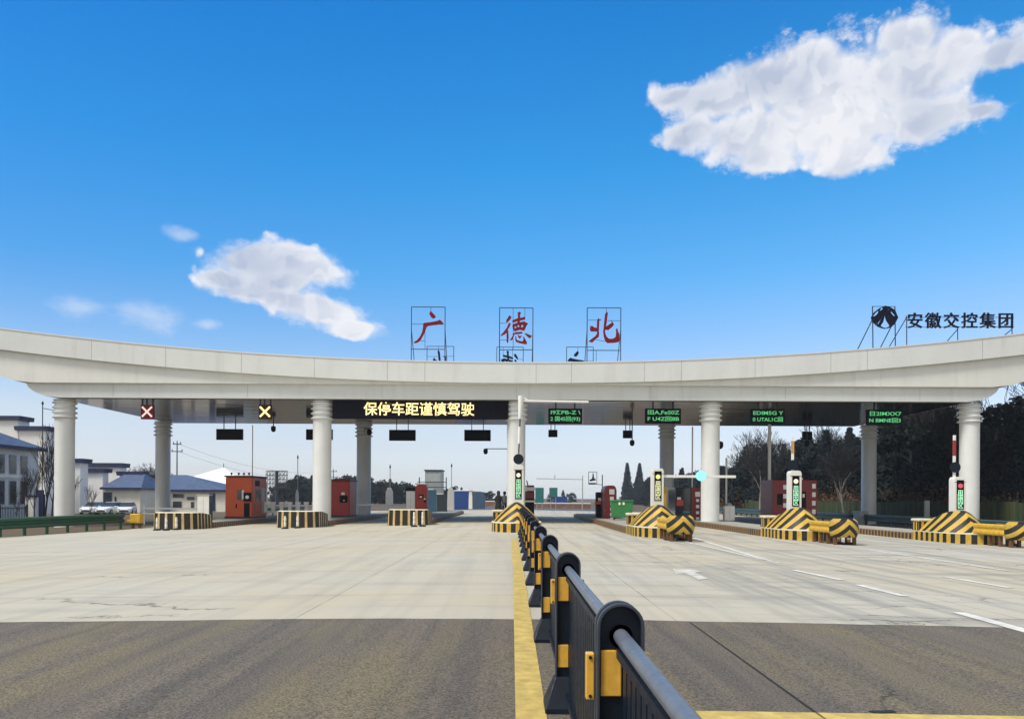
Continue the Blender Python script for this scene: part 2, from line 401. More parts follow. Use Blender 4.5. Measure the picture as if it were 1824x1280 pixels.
def ragged_edge():
    rg = random.Random(2); mb = MB(); xs = [-40 + 0.35 * i for i in range(229)]; yo = 0
    vs = []
    for x in xs:
        yo = yo * .8 + rg.gauss(0, .014); vs += [(x, 9.7, gz(x) + .008), (x, 10.02 + yo, gz(x) + .008)]
    mb.add(vs, [(2 * i, 2 * i + 2, 2 * i + 3, 2 * i + 1) for i in range(len(xs) - 1)]); setting(mb.build('road_asphalt_edge', ASPH))
ragged_edge()
sheet('far_road', -9, 16, 105.5, 1200, 0.006, FARA)
YEL = pm('worn_yellow_road_paint', (0.62, 0.46, 0.13), 0.7, var=0.3, scale=5, dirt=0.5, bump=0.3, bscale=90)
WHT = pm('worn_white_road_paint', (0.72, 0.70, 0.64), 0.7, var=0.25, scale=3, dirt=0.45)
DARKP = pm('crack_sealant', (0.02, 0.018, 0.016), 0.8)
strip('yellow_median_line', [(0.035, -6), (0.250, -6), (0.255, 16), (0.22, 30), (-0.02, 30), (0.03, 16)], 0.013, YEL)
def stop_line():
    mb = MB(); mb.add([(x, y, gz(x) + .013) for x, y in ((.62, 5.30), (1.5, 5.31), (13, 5.40), (.62, 5.71), (1.5, 5.72), (13, 5.80))], [(0, 1, 4, 3), (1, 2, 5, 4)])
    setting(mb.build('yellow_stop_line', YEL))
stop_line()
def markline(name, a, b, w=0.15):
    A, B = G(*a), G(*b); d = Vector((B.x - A.x, B.y - A.y, 0)).normalized(); n = Vector((-d.y, d.x, 0)) * w / 2
    return strip(name, [(q.x, q.y) for q in (A - n, B - n, B + n, A + n)][::1], 0.012, WHT)
for i, (a, b, w) in enumerate([((1232, 957), (1385, 1003), .15), ((1150, 949), (1385, 1002), .12), ((1415, 1015.5), (1500, 1033), .16), ((1530, 1042), (1612, 1062), .17),
                               ((1545, 978.5), (1795, 1016.5), .15), ((1680, 1027), (1800, 1047), .17), ((1707, 1091), (1870, 1136), .2)]):
    markline('white_lane_line', a, b, w)
A_ = [(1198, 1013), (1230, 1014), (1252, 1018), (1238, 1020), (1262, 1031), (1244, 1033), (1222, 1021.5), (1204, 1022)]
strip('white_arrow', [(G(*q).x, G(*q).y) for q in A_], 0.012, pm('faded_arrow_paint', (0.62, 0.60, 0.53), 0.75, var=0.3, scale=3, dirt=0.9))
strip('asphalt_seam', [(2.17, 0), (2.20, 0), (2.26, 9.9), (2.24, 9.9)], 0.013, DARKP)
strip('asphalt_seam', [(0.9, 10.3), (0.915, 10.3), (0.96, 33), (0.94, 33)], 0.013, DARKP)
strip('oil_stain', [(G(x, y).x, G(x, y).y) for x, y in ((1545, 1268), (1590, 1266), (1598, 1270), (1560, 1273))], 0.013, DARKP)

# ------------------------------------------------------------------ canopy
YF = 47.6
PANEL = pm('pale_aluminium_cladding', (0.70, 0.725, 0.70), 0.42, 0.0, 0.05, 0.4, dirt=0.10)
PANEL2 = pm('cream_aluminium_cladding', (0.76, 0.765, 0.715), 0.42, 0.0, 0.05, 0.4, dirt=0.12)
SEAM = pm('dark_joint', (0.10, 0.10, 0.10), 0.7); FSEAM = pm('cladding_joint', (0.36, 0.37, 0.35), 0.7)
COLM = pm('painted_column', (0.76, 0.775, 0.755), 0.42, 0.0, 0.06, 0.8, dirt=0.12)
STEEL = pm('dark_steel', (0.03, 0.035, 0.05), 0.5, 0.4)
BLACK = pm('black_plastic', (0.005, 0.005, 0.006), 0.6, spec=.15)


for _m in (PANEL, PANEL2, COLM):     # rain streaks
    _t = NT(_m.node_tree); _b = _m.node_tree.nodes['Principled BSDF']; _l = _b.inputs['Base Color'].links[0].from_socket
    _p = _t.n('ShaderNodeTexCoord').outputs['Object']
    _n = _t.noise(_t.vm('MULTIPLY', _p, (1.6, 1.6, 0.10)), 1.0, 6, 0.7); _n2 = _t.noise(_p, 0.35, 3, 0.6)
    _t.put(_b.inputs['Base Color'], _t.mix(_t.m('MULTIPLY', _t.mr(_n, 0.50, 0.75, 0, 0.38), _t.mr(_n2, 0.35, 0.6)), _l, (0.40, 0.38, 0.32)))


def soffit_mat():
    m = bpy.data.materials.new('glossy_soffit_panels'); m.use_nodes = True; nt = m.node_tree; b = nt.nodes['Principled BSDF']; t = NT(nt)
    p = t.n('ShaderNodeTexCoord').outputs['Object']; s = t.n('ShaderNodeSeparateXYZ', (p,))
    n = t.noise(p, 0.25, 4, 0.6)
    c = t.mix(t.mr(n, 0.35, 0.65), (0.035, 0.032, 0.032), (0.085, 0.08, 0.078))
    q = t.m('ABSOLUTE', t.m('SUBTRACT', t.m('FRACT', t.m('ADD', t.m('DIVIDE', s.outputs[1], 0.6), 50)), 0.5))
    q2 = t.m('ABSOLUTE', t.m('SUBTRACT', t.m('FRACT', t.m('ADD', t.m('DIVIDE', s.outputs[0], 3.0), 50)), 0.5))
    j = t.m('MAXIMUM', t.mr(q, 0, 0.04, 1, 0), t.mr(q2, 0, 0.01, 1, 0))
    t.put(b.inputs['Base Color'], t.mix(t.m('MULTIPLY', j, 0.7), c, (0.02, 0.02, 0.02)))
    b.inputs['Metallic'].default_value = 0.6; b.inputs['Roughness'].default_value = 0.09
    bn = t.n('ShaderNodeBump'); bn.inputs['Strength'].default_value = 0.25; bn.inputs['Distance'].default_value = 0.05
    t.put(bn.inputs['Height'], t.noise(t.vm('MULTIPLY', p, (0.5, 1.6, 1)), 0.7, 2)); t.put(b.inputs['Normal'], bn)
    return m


def top_z(x): d = x * F / YF; return EYE + (240.5 + 56.5 * (d / 912) ** 2) * YF / F
def bot_z(x): d = x * F / YF; return EYE + (205 + 55.5 * (d / 912) ** 2) * YF / F
K = YF / F
ZL = EYE + 202 * 47.85 / F; ZB = EYE + 175 * 48.1 / F
YR = 64.2
canopy = thing('toll_canopy', 'long white toll station canopy with upswept curved fascia on ringed round columns', 'canopy', (0, 55, 0))
xe = 1030 * K; N = 60
xs = [-xe + 2 * xe * i / N for i in range(N + 1)]
mb = MB().prism([(x, bot_z(x)) for x in xs] + [(x, top_z(x)) for x in reversed(xs)], YF, YR + 0.6); mb.build('fascia_band', PANEL, canopy, True, world=True, angle=30)
# middle panel: flat bottom, sweeping up at both tips
def mid_bottom(x):
    d = abs(x) * F / 47.85
    return ZL if d < 862 else ZL + ((d - 862) / 140) ** 1.7 * 2.0
xm = [x for x in xs if mid_bottom(x) < bot_z(x) - 0.01]; x9 = max(xm)
k2 = 47.85 / YF
mb = MB().prism([(x, mid_bottom(x)) for x in xm] + [(x, bot_z(x) - 0.002) for x in reversed(xm)], 47.85, YR + 0.4); mb.build('curved_panel', PANEL2, canopy, True, world=True, angle=30)
kb = 48.1 / F
prof = [(867, 202), (862, 193), (851, 185), (835, 179), (810, 175.5)]
pl = [(-a * kb, EYE + z * kb - 0.02 * (i == 0)) for i, (a, z) in enumerate(prof)]; pr = [(-x, z) for x, z in reversed(pl)]
mb = MB().prism(pl + pr, 48.1, YR + 0.1); mb.build('lower_beam', PANEL, canopy, True, world=True, angle=30)
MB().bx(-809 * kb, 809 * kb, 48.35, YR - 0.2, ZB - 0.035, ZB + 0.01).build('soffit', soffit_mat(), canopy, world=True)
for px in (163, 295, 430, 560, 690, 757, 955, 1018, 1148, 1214, 1345, 1480, 1545, 1750):
    x = P(px, 640, YF).x; MB().add([(x - .012, YF - .004, bot_z(x)), (x + .012, YF - .004, bot_z(x)), (x + .012, YF - .004, top_z(x)), (x - .012, YF - .004, top_z(x))], [(0, 1, 2, 3)]).build('panel_joint', FSEAM, canopy, world=True)
for px in range(-40, 1900, 240):
    x = P(px, 700, 48).x
    if abs(x) < 27: MB().bx(x - .008, x + .008, 48.092, 48.11, ZB + .1, ZL - .05).build('panel_joint', FSEAM, canopy, world=True)
mb = MB()
for a, b in zip(xs[:-1], xs[1:]):
    mb.add([(a, YF - .03, top_z(a) - .01), (b, YF - .03, top_z(b) - .01), (b, YF - .03, top_z(b) + .07), (a, YF - .03, top_z(a) + .07),
            (a, YF + .3, top_z(a) - .01), (b, YF + .3, top_z(b) - .01), (b, YF + .3, top_z(b) + .07), (a, YF + .3, top_z(a) + .07)],
           [(0, 1, 2, 3), (3, 2, 6, 7), (7, 6, 5, 4), (4, 5, 1, 0)])
mb.build('roof_edge_capping', pm('capping', (0.72, 0.74, 0.74), 0.35, 0.3, 0.05), canopy, world=True)
COLX = [(-797, 49), (-338, 49), (7, 49), (353, 49), (815, 49)]
XC = [-27.9, -11.85, 0.25, 12.35, 28.5]
for row, Y in ((0, 49.0), (1, 62.8)):
    for i, x in enumerate(XC):
        g0 = gz(x) + (0.30 if abs(x) < 20 else -0.05)
        r = 0.565
        c = MB().lathe([(r, g0), (r, ZB - 1.22), (r, ZB - 0.034)], (x, Y, 0), 40).build('column', COLM, canopy, True, world=True)
        pf = []
        for k in range(4):
            z = ZB - 1.20 + k * 0.30
            pf += [(r + 0.004, z), (r + 0.13, z + 0.05), (r + 0.14, z + 0.11), (r + 0.06, z + 0.15), (r + 0.004, z + 0.20)]
        pf += [(r + 0.10, ZB - 0.05), (r + 0.10, ZB - 0.036)]
        MB().lathe(pf, (x, Y, 0), 40).build('ring_capital', COLM, c, True, world=True, angle=25)
# ------------------------------------------------------------------ roof lettering
RED = pm('dark_red_letter', (0.19, 0.006, 0.008), 0.55, spec=.15)
NAVY = pm('near_black_navy_letter', (0.004, 0.005, 0.016), 0.6, spec=.12)
GUANG = [[(552, 165), (600, 215), (650, 270), (655, 300), (600, 325), (565, 300), (530, 245), (525, 225)],
         [(400, 420), (560, 400), (700, 372), (740, 350), (790, 390), (822, 432), (795, 450), (740, 445), (600, 460), (500, 475), (465, 500), (440, 580), (410, 650), (370, 720), (340, 775), (290, 815), (240, 832), (200, 825), (215, 805), (270, 775), (330, 700), (375, 610), (395, 510)]]
DE = [[(430, 260), (480, 290), (455, 340), (380, 415), (365, 400), (375, 350), (410, 300)],
      [(420, 415), (465, 430), (440, 490), (400, 555), (415, 600), (420, 720), (412, 810), (395, 830), (378, 805), (375, 620), (330, 655), (260, 685), (255, 670), (330, 585), (390, 500)],
      [(610, 225), (600, 210), (640, 185), (675, 205), (660, 235), (657, 311), (700, 305), (750, 290), (765, 310), (760, 345), (700, 355), (655, 365), (645, 402), (600, 412), (600, 375), (540, 400), (495, 400), (495, 370), (540, 345), (608, 320)],
      [(500, 450), (560, 425), (600, 415), (645, 405), (740, 385), (820, 430), (790, 470), (745, 575), (650, 555), (540, 590), (510, 540), (495, 480)],
      [(540, 490), (575, 480), (580, 520), (550, 530)], [(605, 460), (640, 460), (638, 500), (605, 505)], [(685, 455), (720, 455), (715, 505), (680, 510)],
      [(500, 645), (560, 610), (690, 600), (710, 620), (690, 635), (540, 650), (500, 760), (440, 780), (480, 720), (510, 665)],
      [(560, 680), (575, 690), (580, 740), (600, 775), (700, 800), (725, 770), (720, 700), (735, 700), (800, 820), (795, 850), (760, 855), (640, 830), (565, 800), (555, 740)],
      [(610, 655), (650, 690), (700, 680), (650, 740), (615, 700)], [(745, 630), (800, 640), (905, 685), (855, 735), (800, 690)]]
BEI = [[(645, 310), (665, 345), (710, 345), (690, 360), (665, 365), (660, 500), (655, 580), (662, 640), (655, 700), (600, 745), (520, 820), (445, 795), (500, 750), (580, 690), (615, 640), (620, 590), (495, 590), (470, 550), (480, 480), (520, 480), (560, 510), (615, 520), (620, 365)],
       [(820, 185), (842, 215), (830, 300), (820, 400), (805, 490), (880, 440), (925, 410), (912, 370), (940, 400), (968, 450), (940, 490), (850, 565), (810, 550), (785, 565), (785, 620), (810, 690), (850, 735), (900, 745), (960, 738), (1005, 700), (1015, 620), (1010, 540), (1040, 530), (1050, 590), (1080, 650), (1080, 760), (1088, 785), (1060, 810), (960, 825), (830, 828), (790, 790), (760, 700), (745, 590), (755, 520), (765, 400), (785, 230)]]
YS = 50.5
def roof_letter(polys, sc, ox, oy, fr, bars, label, Y, mirror=False):
    """one character on its steel frame; fr = frame rectangle in picture pixels of the front sign"""
    x0, y0, x1, y1, yb = fr
    c = P((x0 + x1) / 2, (y0 + y1) / 2, YS); base_z = top_z(c.x) - 0.05
    t_ = thing('rooftop_letter', label, 'rooftop letter', (-c.x if mirror else c.x, Y, base_z), 'station name letters on the canopy roof')
    def L(px, py): q = P(px, py, YS); return ((q.x - c.x), q.z - base_z)
    curve_mesh('character', [[L(ox + a / sc, oy + b / sc) for a, b in sp] for sp in polys], NAVY if mirror else RED, t_, 0.12, (0, -0.10 if not mirror else .1, 0), mirror)
    mb = MB(); sg = -1 if mirror else 1
    A = L(x0, y0); B = L(x1, y1)
    def bar(p, q, r=0.022, ya=0.0, yb_=0.0): mb.cyl((sg * p[0], ya, p[1]), (sg * q[0], yb_, q[1]), r, n=6)
    zb = 0.0
    for x in (A[0], B[0]): bar((x, A[1]), (x, zb), 0.03)
    for z in (A[1], B[1]): bar((A[0], z), (B[0], z), 0.028)
    for (p, q) in bars: bar(L(*p), L(*q), 0.016)
    dy = -2.2 if mirror else 2.2
    for x in (A[0], B[0]): bar((x, (A[1] + B[1]) / 2), (x, 0), 0.026, 0, dy)
    mb.build('frame', pm('sign_frame_steel', (0.04, 0.07, 0.11), 0.5, 0.5), t_)
    return t_
fg = (733, 546.5, 792.5, 622, 643); fd = (890, 548, 949, 623, 645); fb = (1046, 548, 1105.5, 624, 644)
bg_ = [((733, 577), (755, 577)), ((757, 590), (757, 622)), ((749, 607), (757, 607)), ((767.5, 547), (767.5, 555))]
bd_ = [((914, 548), (914, 623)), ((935, 548), (935, 568)), ((890, 575.5), (901, 575.5)), ((890, 605.5), (903, 605.5))]
bb_ = [((1046, 570), (1066, 570)), ((1080, 548), (1080, 557)), ((1082, 571), (1105, 571)), ((1062, 605), (1078, 608)), ((1062, 624), (1062, 645))]
roof_letter(GUANG, 11.636, 720, 540, fg, bg_, 'red brush character 广 on a thin steel frame on the canopy roof', YS)
roof_letter(DE, 11.64, 870, 540, fd, bd_, 'red brush character 德 on a thin steel frame on the canopy roof', YS)
roof_letter(BEI, 11.636, 1010, 540, fb, bb_, 'red brush character 北 on a thin steel frame on the canopy roof', YS)
roof_letter(GUANG, 11.636, 720, 540, fg, bg_, 'dark reversed letter peeking over the roof edge behind red 北', YR - .6, True)
roof_letter(DE, 11.64, 870, 540, fd, bd_, 'dark reversed letter peeking over the roof edge below red 德', YR - .6, True)
roof_letter(BEI, 11.636, 1010, 540, fb, bb_, 'dark reversed letter peeking over the roof edge behind red 广', YR - .6, True)
# company lettering at the right
q = P(1709.5, 574, YS); rz_ = top_z(q.x)
LAB = ['安', '徽', '交', '控', '集', '团']
for i, ch in enumerate(LAB):
    cpt = P(1613 + 32.3 * (i + 0.5) - 0.4, 573.5, YS); zb = top_z(cpt.x) - 0.05
    t_ = thing('rooftop_letter', 'dark navy character %s standing on the right end of the canopy roof' % ch, 'rooftop letter', (cpt.x, YS, zb), 'dark operator name letters on the roof')
    text('character', ch, 1.06, NAVY, t_, (0, -0.08, cpt.z - zb), 0.10, 0.012)
    mb = MB()
    for sx in ((-0.5,) if i == 0 else (0.45,) if i in (2, 5) else ()):
        mb.cyl((sx, 0, cpt.z - zb + (0.4 if i == 0 else -.4)), (sx + .02, 0, 0), 0.03, n=6); mb.cyl((sx, 0, cpt.z - zb + (.3 if i == 0 else -.45)), (sx - .75 if i == 0 else sx - .5, 1.6, 0), 0.03, n=6)
    mb.cyl((-0.58, 0.0, cpt.z - zb + .30), (0.58, 0.0, cpt.z - zb + .30), 0.016, n=6); mb.cyl((-0.58, 0.0, cpt.z - zb - .32), (0.58, 0.0, cpt.z - zb - .32), 0.016, n=6)
    mb.build('frame', STEEL, t_)
LOGO = [[(575, 130), (690, 165), (800, 230), (870, 400), (820, 500), (760, 580), (690, 630), (575, 655), (480, 630), (400, 595), (290, 490), (260, 395), (330, 280), (440, 190)],
        [(285, 385), (360, 290), (435, 230), (425, 290), (370, 350)], [(450, 255), (480, 190), (530, 160), (525, 205)], [(700, 240), (760, 290), (850, 400), (760, 360), (700, 290)],
        [(615, 180), (665, 215), (680, 262), (640, 230)], [(572, 270), (585, 390), (610, 465), (690, 585), (640, 615), (575, 640), (510, 618), (470, 590), (530, 500), (555, 400)],
        [(330, 515), (395, 540), (440, 600), (400, 580)], [(400, 540), (470, 440), (490, 430), (430, 550)], [(720, 470), (745, 500), (740, 515)], [(665, 510), (700, 545), (695, 560)]]
cpt = P(1574, 566, YS); zb = top_z(cpt.x) - .05
t_ = thing('rooftop_emblem', 'dark round mountain and road emblem on struts at the right of the roof', 'emblem', (cpt.x, YS, zb))
curve_mesh('emblem_plate', [[(P(1530 + a / 12.8, 535 + b / 12.8, YS).x - cpt.x, P(1530 + a / 12.8, 535 + b / 12.8, YS).z - zb) for a, b in sp] for sp in LOGO], NAVY, t_, 0.12, (0, -0.1, 0))
mb = MB()
for sx in (-0.72, 0.72):
    mb.cyl((sx, 0, cpt.z - zb + .75), (sx + .05, 0, 0), 0.034, n=6); mb.cyl((sx, 0, cpt.z - zb - .1), (sx - .55, 1.7, 0), 0.034, n=6)
mb.cyl((-.72, 0, cpt.z - zb + .73), (.72, 0, cpt.z - zb + .73), 0.02, n=6)
mb.build('frame', STEEL, t_)
# ------------------------------------------------------------------ things under the canopy
AMB = pm('amber_led', (1.0, 0.66, 0.20), emit=1.6); AMBW = pm('warm_white_led', (1.0, 0.76, 0.33), emit=1.5)
GRN = pm('green_led', (0.16, 0.85, 0.30), emit=0.48); GRNP = pm('pale_green_led', (0.45, 0.98, 0.60), emit=0.75)
PINK = pm('pinkish_white_led', (1.0, 0.74, 0.66), emit=0.75)
LEDB = pm('led_board_black', (0.004, 0.003, 0.008), 0.7, var=0.3, spec=.12)
a, b = P(592, 711, 48.45), P(905, 746.5, 48.45)
t_ = thing('led_message_board', 'long black LED board with amber characters under the canopy edge', 'led board', ((a.x + b.x) / 2, 48.45, b.z))
w, h = b.x - a.x, a.z - b.z
MB().bx(-w / 2, w / 2, 0, 0.25, 0, h).build('housing', LEDB, t_, bevel=0.01)
tp = P(746.5, 730, 48.45)
text('characters', '保停车距谨慎驾驶', 0.86, AMBW, t_, (tp.x - t_.location.x, -0.012, tp.z - b.z), 0.02, 0.0095, 0.99)
for x in (-4.5, -1.5, 1.5, 4.5): MB().bx(x - .05, x + .05, 0.05, 0.15, h, ZB - 0.03 - b.z).build('bracket', STEEL, t_)
def lane_signal(px, py, crossm, panelm, label):
    Y = 48.7; c = P(px, py, Y)
    t_ = thing('lane_signal', label, 'lane signal', (c.x, Y, c.z), 'red and amber lane cross signals')
    s = 0.40
    MB().bx(-s, s, 0, .18, -.46, .44).build('housing', panelm, t_, bevel=.02)
    mb = MB()
    for sg in (1, -1):
        d = .31; n = .042
        mb.add([(-d - n, -.02, sg * -d + n * sg), (-d + n, -.02, sg * (-d - n)), (d + n, -.02, sg * (d - n)), (d - n, -.02, sg * (d + n))], [(0, 1, 2, 3) if sg == 1 else (3, 2, 1, 0)])
    mb.build('cross', crossm, t_)
    for x in (-.32, -.05, .32): MB().bx(x - .035, x + .035, .06, .13, .44, ZB - .03 - c.z).build('hanger', STEEL, t_)
lane_signal(262, 733, PINK, pm('dark_red_panel', (0.17, 0.012, 0.014), .6, spec=.2), 'lane signal with pale cross on a red panel')
lane_signal(472, 733, AMBW, pm('brown_panel', (0.05, 0.018, 0.008), .6, spec=.2), 'lane signal with bright amber cross on a dark brown panel')
def green_sign(px0, py0, px1, py1, l1, l2, label):
    Y = 48.9; a, b = P(px0, py0, Y), P(px1, py1, Y); w, h = b.x - a.x, a.z - b.z
    t_ = thing('lane_led_sign', label, 'led sign', ((a.x + b.x) / 2, Y, b.z), 'green lane signs under the canopy')
    MB().bx(-w / 2, w / 2, 0, .2, 0, h).build('housing', LEDB, t_, bevel=.01)
    for i, l in enumerate((l1, l2)):
        o = text('characters', l, 0.32, GRN, t_, (0, -.012, h * (0.72 if i == 0 else 0.29)), .02, .004)
        xs_ = [v.co.x for v in o.data.vertices]; k = w * .88 / (max(xs_) - min(xs_))
        for v in o.data.vertices: v.co.x *= k
    for x in (-w * .28, w * .28): MB().bx(x - .045, x + .045, .06, .14, h, ZB - .03 - b.z).build('hanger', STEEL, t_)
green_sign(977, 727, 1037, 754, 'I9ΣPB-Z \\', '2 国45回(93)', 'green lit lane sign nearest the central column')
green_sign(1149.5, 727, 1213, 754, '田A,FeS0Z', 'F U4Z回8B', 'green lit lane sign above the lowered barrier arm')
green_sign(1337.5, 728, 1398, 755, 'EDIM5G Y', '0 UTAL1C回', 'green lit lane sign right of the fourth front column')
green_sign(1544.5, 729, 1608, 757, '日2IMXX7', 'N BMNE回3', 'green lit lane sign at the far right, the brightest green')
def hung_board(px0, py0, px1, py1, Y, label, name='hanging_board', cat='hanging sign', grp='black boards hanging behind the canopy'):
    a, b = P(px0, py0, Y), P(px1, py1, Y); w, h = b.x - a.x, a.z - b.z
    t_ = thing(name, label, cat, ((a.x + b.x) / 2, Y, b.z), grp)
    MB().bx(-w / 2, w / 2, 0, .22, 0, h).build('housing', BLACK, t_, bevel=.015)
    for x in (-w * .22, w * .22): MB().bx(x - .03, x + .03, .07, .13, h, ZB - .02 - b.z).build('hanger', STEEL, t_)
YH = 63.4
hung_board(385, 763.5, 432, 783, YH, 'black board hanging between the left rear and second front columns')
hung_board(545, 764, 592, 783, YH, 'black board hanging half behind the second front column')
hung_board(693, 765, 740, 784.5, YH, 'black board hanging alone under the amber characters')
hung_board(827, 765, 874, 785, YH, 'black board hanging just left of the central column')
for (x0, x1, y0, y1, l) in ((977, 993, 765, 778, 'small black signal box hanging right of the central column'), (1110, 1127, 766, 780, 'small black signal box hanging over the green bin lane'), (1430, 1447, 768, 783, 'small black signal box hanging in front of bare trees')):
    hung_board(x0, y0, x1, y1, YH, l, 'signal_box', 'signal box', 'small black signal boxes behind the canopy')
def camera_thing(px, py, Y, label, arm=None, up=None):
    c = P(px, py, Y); t_ = thing('security_camera', label, 'camera', c, 'security cameras around the canopy')
    m = MB().lathe([(0.04, .26), (.17, .22), (.19, .05), (.19, 0), (.17, -.12), (.10, -.2), (.02, -.23)], (0, 0, 0), 16); m.build('dome', BLACK, t_, True)
    mb = MB()
    if arm: q = P(*arm, Y) - c; mb.cyl((0, 0, .24), (0, 0, q.z), .035, n=8); mb.cyl((0, 0, q.z), (q.x, 0, q.z), .035, n=8)
    else: mb.cyl((0, 0, .24), (0, 0, ZB - .02 - c.z), .04, n=8)
    mb.build('bracket', STEEL, t_)
camera_thing(487, 764, 62, 'dome camera hanging below the amber cross')
camera_thing(1126, 789, 62, 'dome camera on the right signal box bracket', None)
camera_thing(1283, 793, 50.1, 'dome camera on the right side of the fourth front column', (1275, 786))
camera_thing(865, 804, 66, 'dome camera on a long thin arm left of the central column', (906, 799))
camera_thing(1437, 790, 62, 'dome camera hanging among the bare branches', None)
camera_thing(658, 770, 62, 'dome camera beside the rear column head', (648, 763))
# ------------------------------------------------------------------ islands
CONCK = pm('island_concrete', (0.36, 0.34, 0.29), 0.85, var=0.2, scale=1.2, dirt=.3, bump=.2)
KERB = stripes('kerb_stripes', 'along', 0.34, 0.45, (0.34, 0.185, 0.045), (0.035, 0.022, 0.016), wear=.6)
CHEV = stripes('chevron_paint', 'chevron', 0.42, 0.5, k=1.4)
BASES = stripes('nose_base_stripes', 'uv', 0.44, 0.5)
CHEVU = stripes('bow_chevron_paint', 'uv', 0.37, 0.5)
BASES2 = stripes('rear_block_stripes', 'along', 0.22, 0.5)
BLOCKS = stripes('block_stripes', 'uv', 0.44, 0.30, (0.62, 0.44, 0.16), (0.012, 0.008, 0.008))
CAPW = pm('cream_cap', (0.74, 0.68, 0.52), .7, dirt=.3)
HW = 1.18
def kerb_island(label, x, y0, y1, yn):
    """kerbed island from yn to y1; its nose or end block goes from y0 to yn"""
    g0 = gz(x)
    t_ = thing('toll_island', label, 'toll island', (x, y0, g0), 'toll islands under the canopy')
    L0, L1 = yn - y0, y1 - y0
    side = [(-HW, L0), (HW, L0)] + [(HW * math.cos(a), L1 - HW + HW * math.sin(a)) for a in [math.pi * i / 12 for i in range(13)]]
    inner = [(px * .86, py if py < L0 + .1 else py - .1) for px, py in side]
    MB().plan(side, -.05, .30).build('kerb', KERB, t_, bevel=.03)
    MB().plan(inner, .30, .33).build('deck', CONCK, t_)
    return t_
def nose(t_, L=3.9, hump=0.95, back=0.50):
    """D-shaped bow with a bell-shaped hump; y from 0 (tip) to L"""
    def half(s): return HW * (1 - (1 - min(1, s / 1.9)) ** 2.0) ** 0.5
    def hh(s):
        if s < 1.35: q = max(0, (s - .02) / 1.33); return hump * math.sin(q * math.pi / 2) ** 1.15
        if s < 1.7: return hump
        q = (s - 1.7) / (L - 1.7); return hump + (back - hump) * (q * q * (3 - 2 * q))
    sv = [0.01, .05, .12, .22, .35, .5, .7, .9, 1.1, 1.3, 1.5, 1.7, 2.0, 2.4, 2.8, 3.3, L]
    BH = .42
    # conical hump: every point of the base outline runs up to the apex; the paint follows the distance round the bow
    def dense():
        h2 = lambda v: HW * .97 * (1 - (1 - min(1, v / 1.5)) ** 2.0) ** 0.5; s2 = [v * (L - 1.15) / L for v in sv]
        q = [(-h2(v), v + 1.15) for v in reversed(s2)] + [(h2(v), v + 1.15) for v in s2]; o = [q[0]]
        for a_, b_ in zip(q[:-1], q[1:]):
            for k in range(1, 4): o.append((a_[0] + (b_[0] - a_[0]) * k / 3, a_[1] + (b_[1] - a_[1]) * k / 3))
        return o
    pt = dense(); mid = len(pt) // 2
    dist = [0.0] * len(pt)
    for k in range(mid + 1, len(pt)): dist[k] = dist[k - 1] + math.hypot(pt[k][0] - pt[k - 1][0], pt[k][1] - pt[k - 1][1])
    for k in range(mid - 1, -1, -1): dist[k] = dist[k + 1] + math.hypot(pt[k][0] - pt[k + 1][0], pt[k][1] - pt[k + 1][1])
    T = 12; mb = MB()
    for k, (x, y) in enumerate(pt):
        ay = 1.95 + .25 * max(0, y - 1.95)
        for a in range(T + 1):
            f = a / T; z = BH + hump * (1 - (1 - f) ** 1.6) * (1.0 if y < 1.3 else 1.0)
            mb.uv[len(mb.v)] = (z + .66 * dist[k] * (1 - f) ** .9, f); mb.v.append(Vector((x * (1 - f), y + (ay - y) * f, z)))
    n_ = T + 1
    for k in range(len(pt) - 1):
        for a in range(T): mb.f.append((k * n_ + a, (k + 1) * n_ + a, (k + 1) * n_ + a + 1, k * n_ + a + 1))
    mb.f.append(tuple(range(T + 1)) + tuple((len(pt) - 1) * n_ + a for a in range(T, -1, -1)))
    mb.build('chevron_hump', CHEVU, t_, True, angle=50)
    # striped base wall
    pts = [(-half(s), s) for s in reversed(sv)] + [(half(s), s) for s in sv]
    mb = MB(); u = 0; prev = None
    for i, (x, y) in enumerate(pts):
        if prev: u += math.hypot(x - prev[0], y - prev[1])
        prev = (x, y); mb.v += [Vector((x, y, -.06)), Vector((x, y, BH))]; mb.uv[2 * i] = (u, 0); mb.uv[2 * i + 1] = (u, 1)
    for i in range(len(pts) - 1): mb.f.append((2 * i, 2 * i + 2, 2 * i + 3, 2 * i + 1))
    mb.build('striped_base', BASES, t_, True)
    n = len(pts); MB().plan([(x * 1.005, y) for x, y in pts], BH - .012, BH + .02).build('base_ledge', CAPW, t_)
    MB().bx(-HW + .02, -HW + .62, L - .45, L + .15, BH + .021, .86).build('rear_block', BASES2, t_, bevel=.03); MB().bx(-HW - .02, -HW + .66, L - .49, L + .19, .861, .98).build('cream_cap', CAPW, t_, bevel=.04)
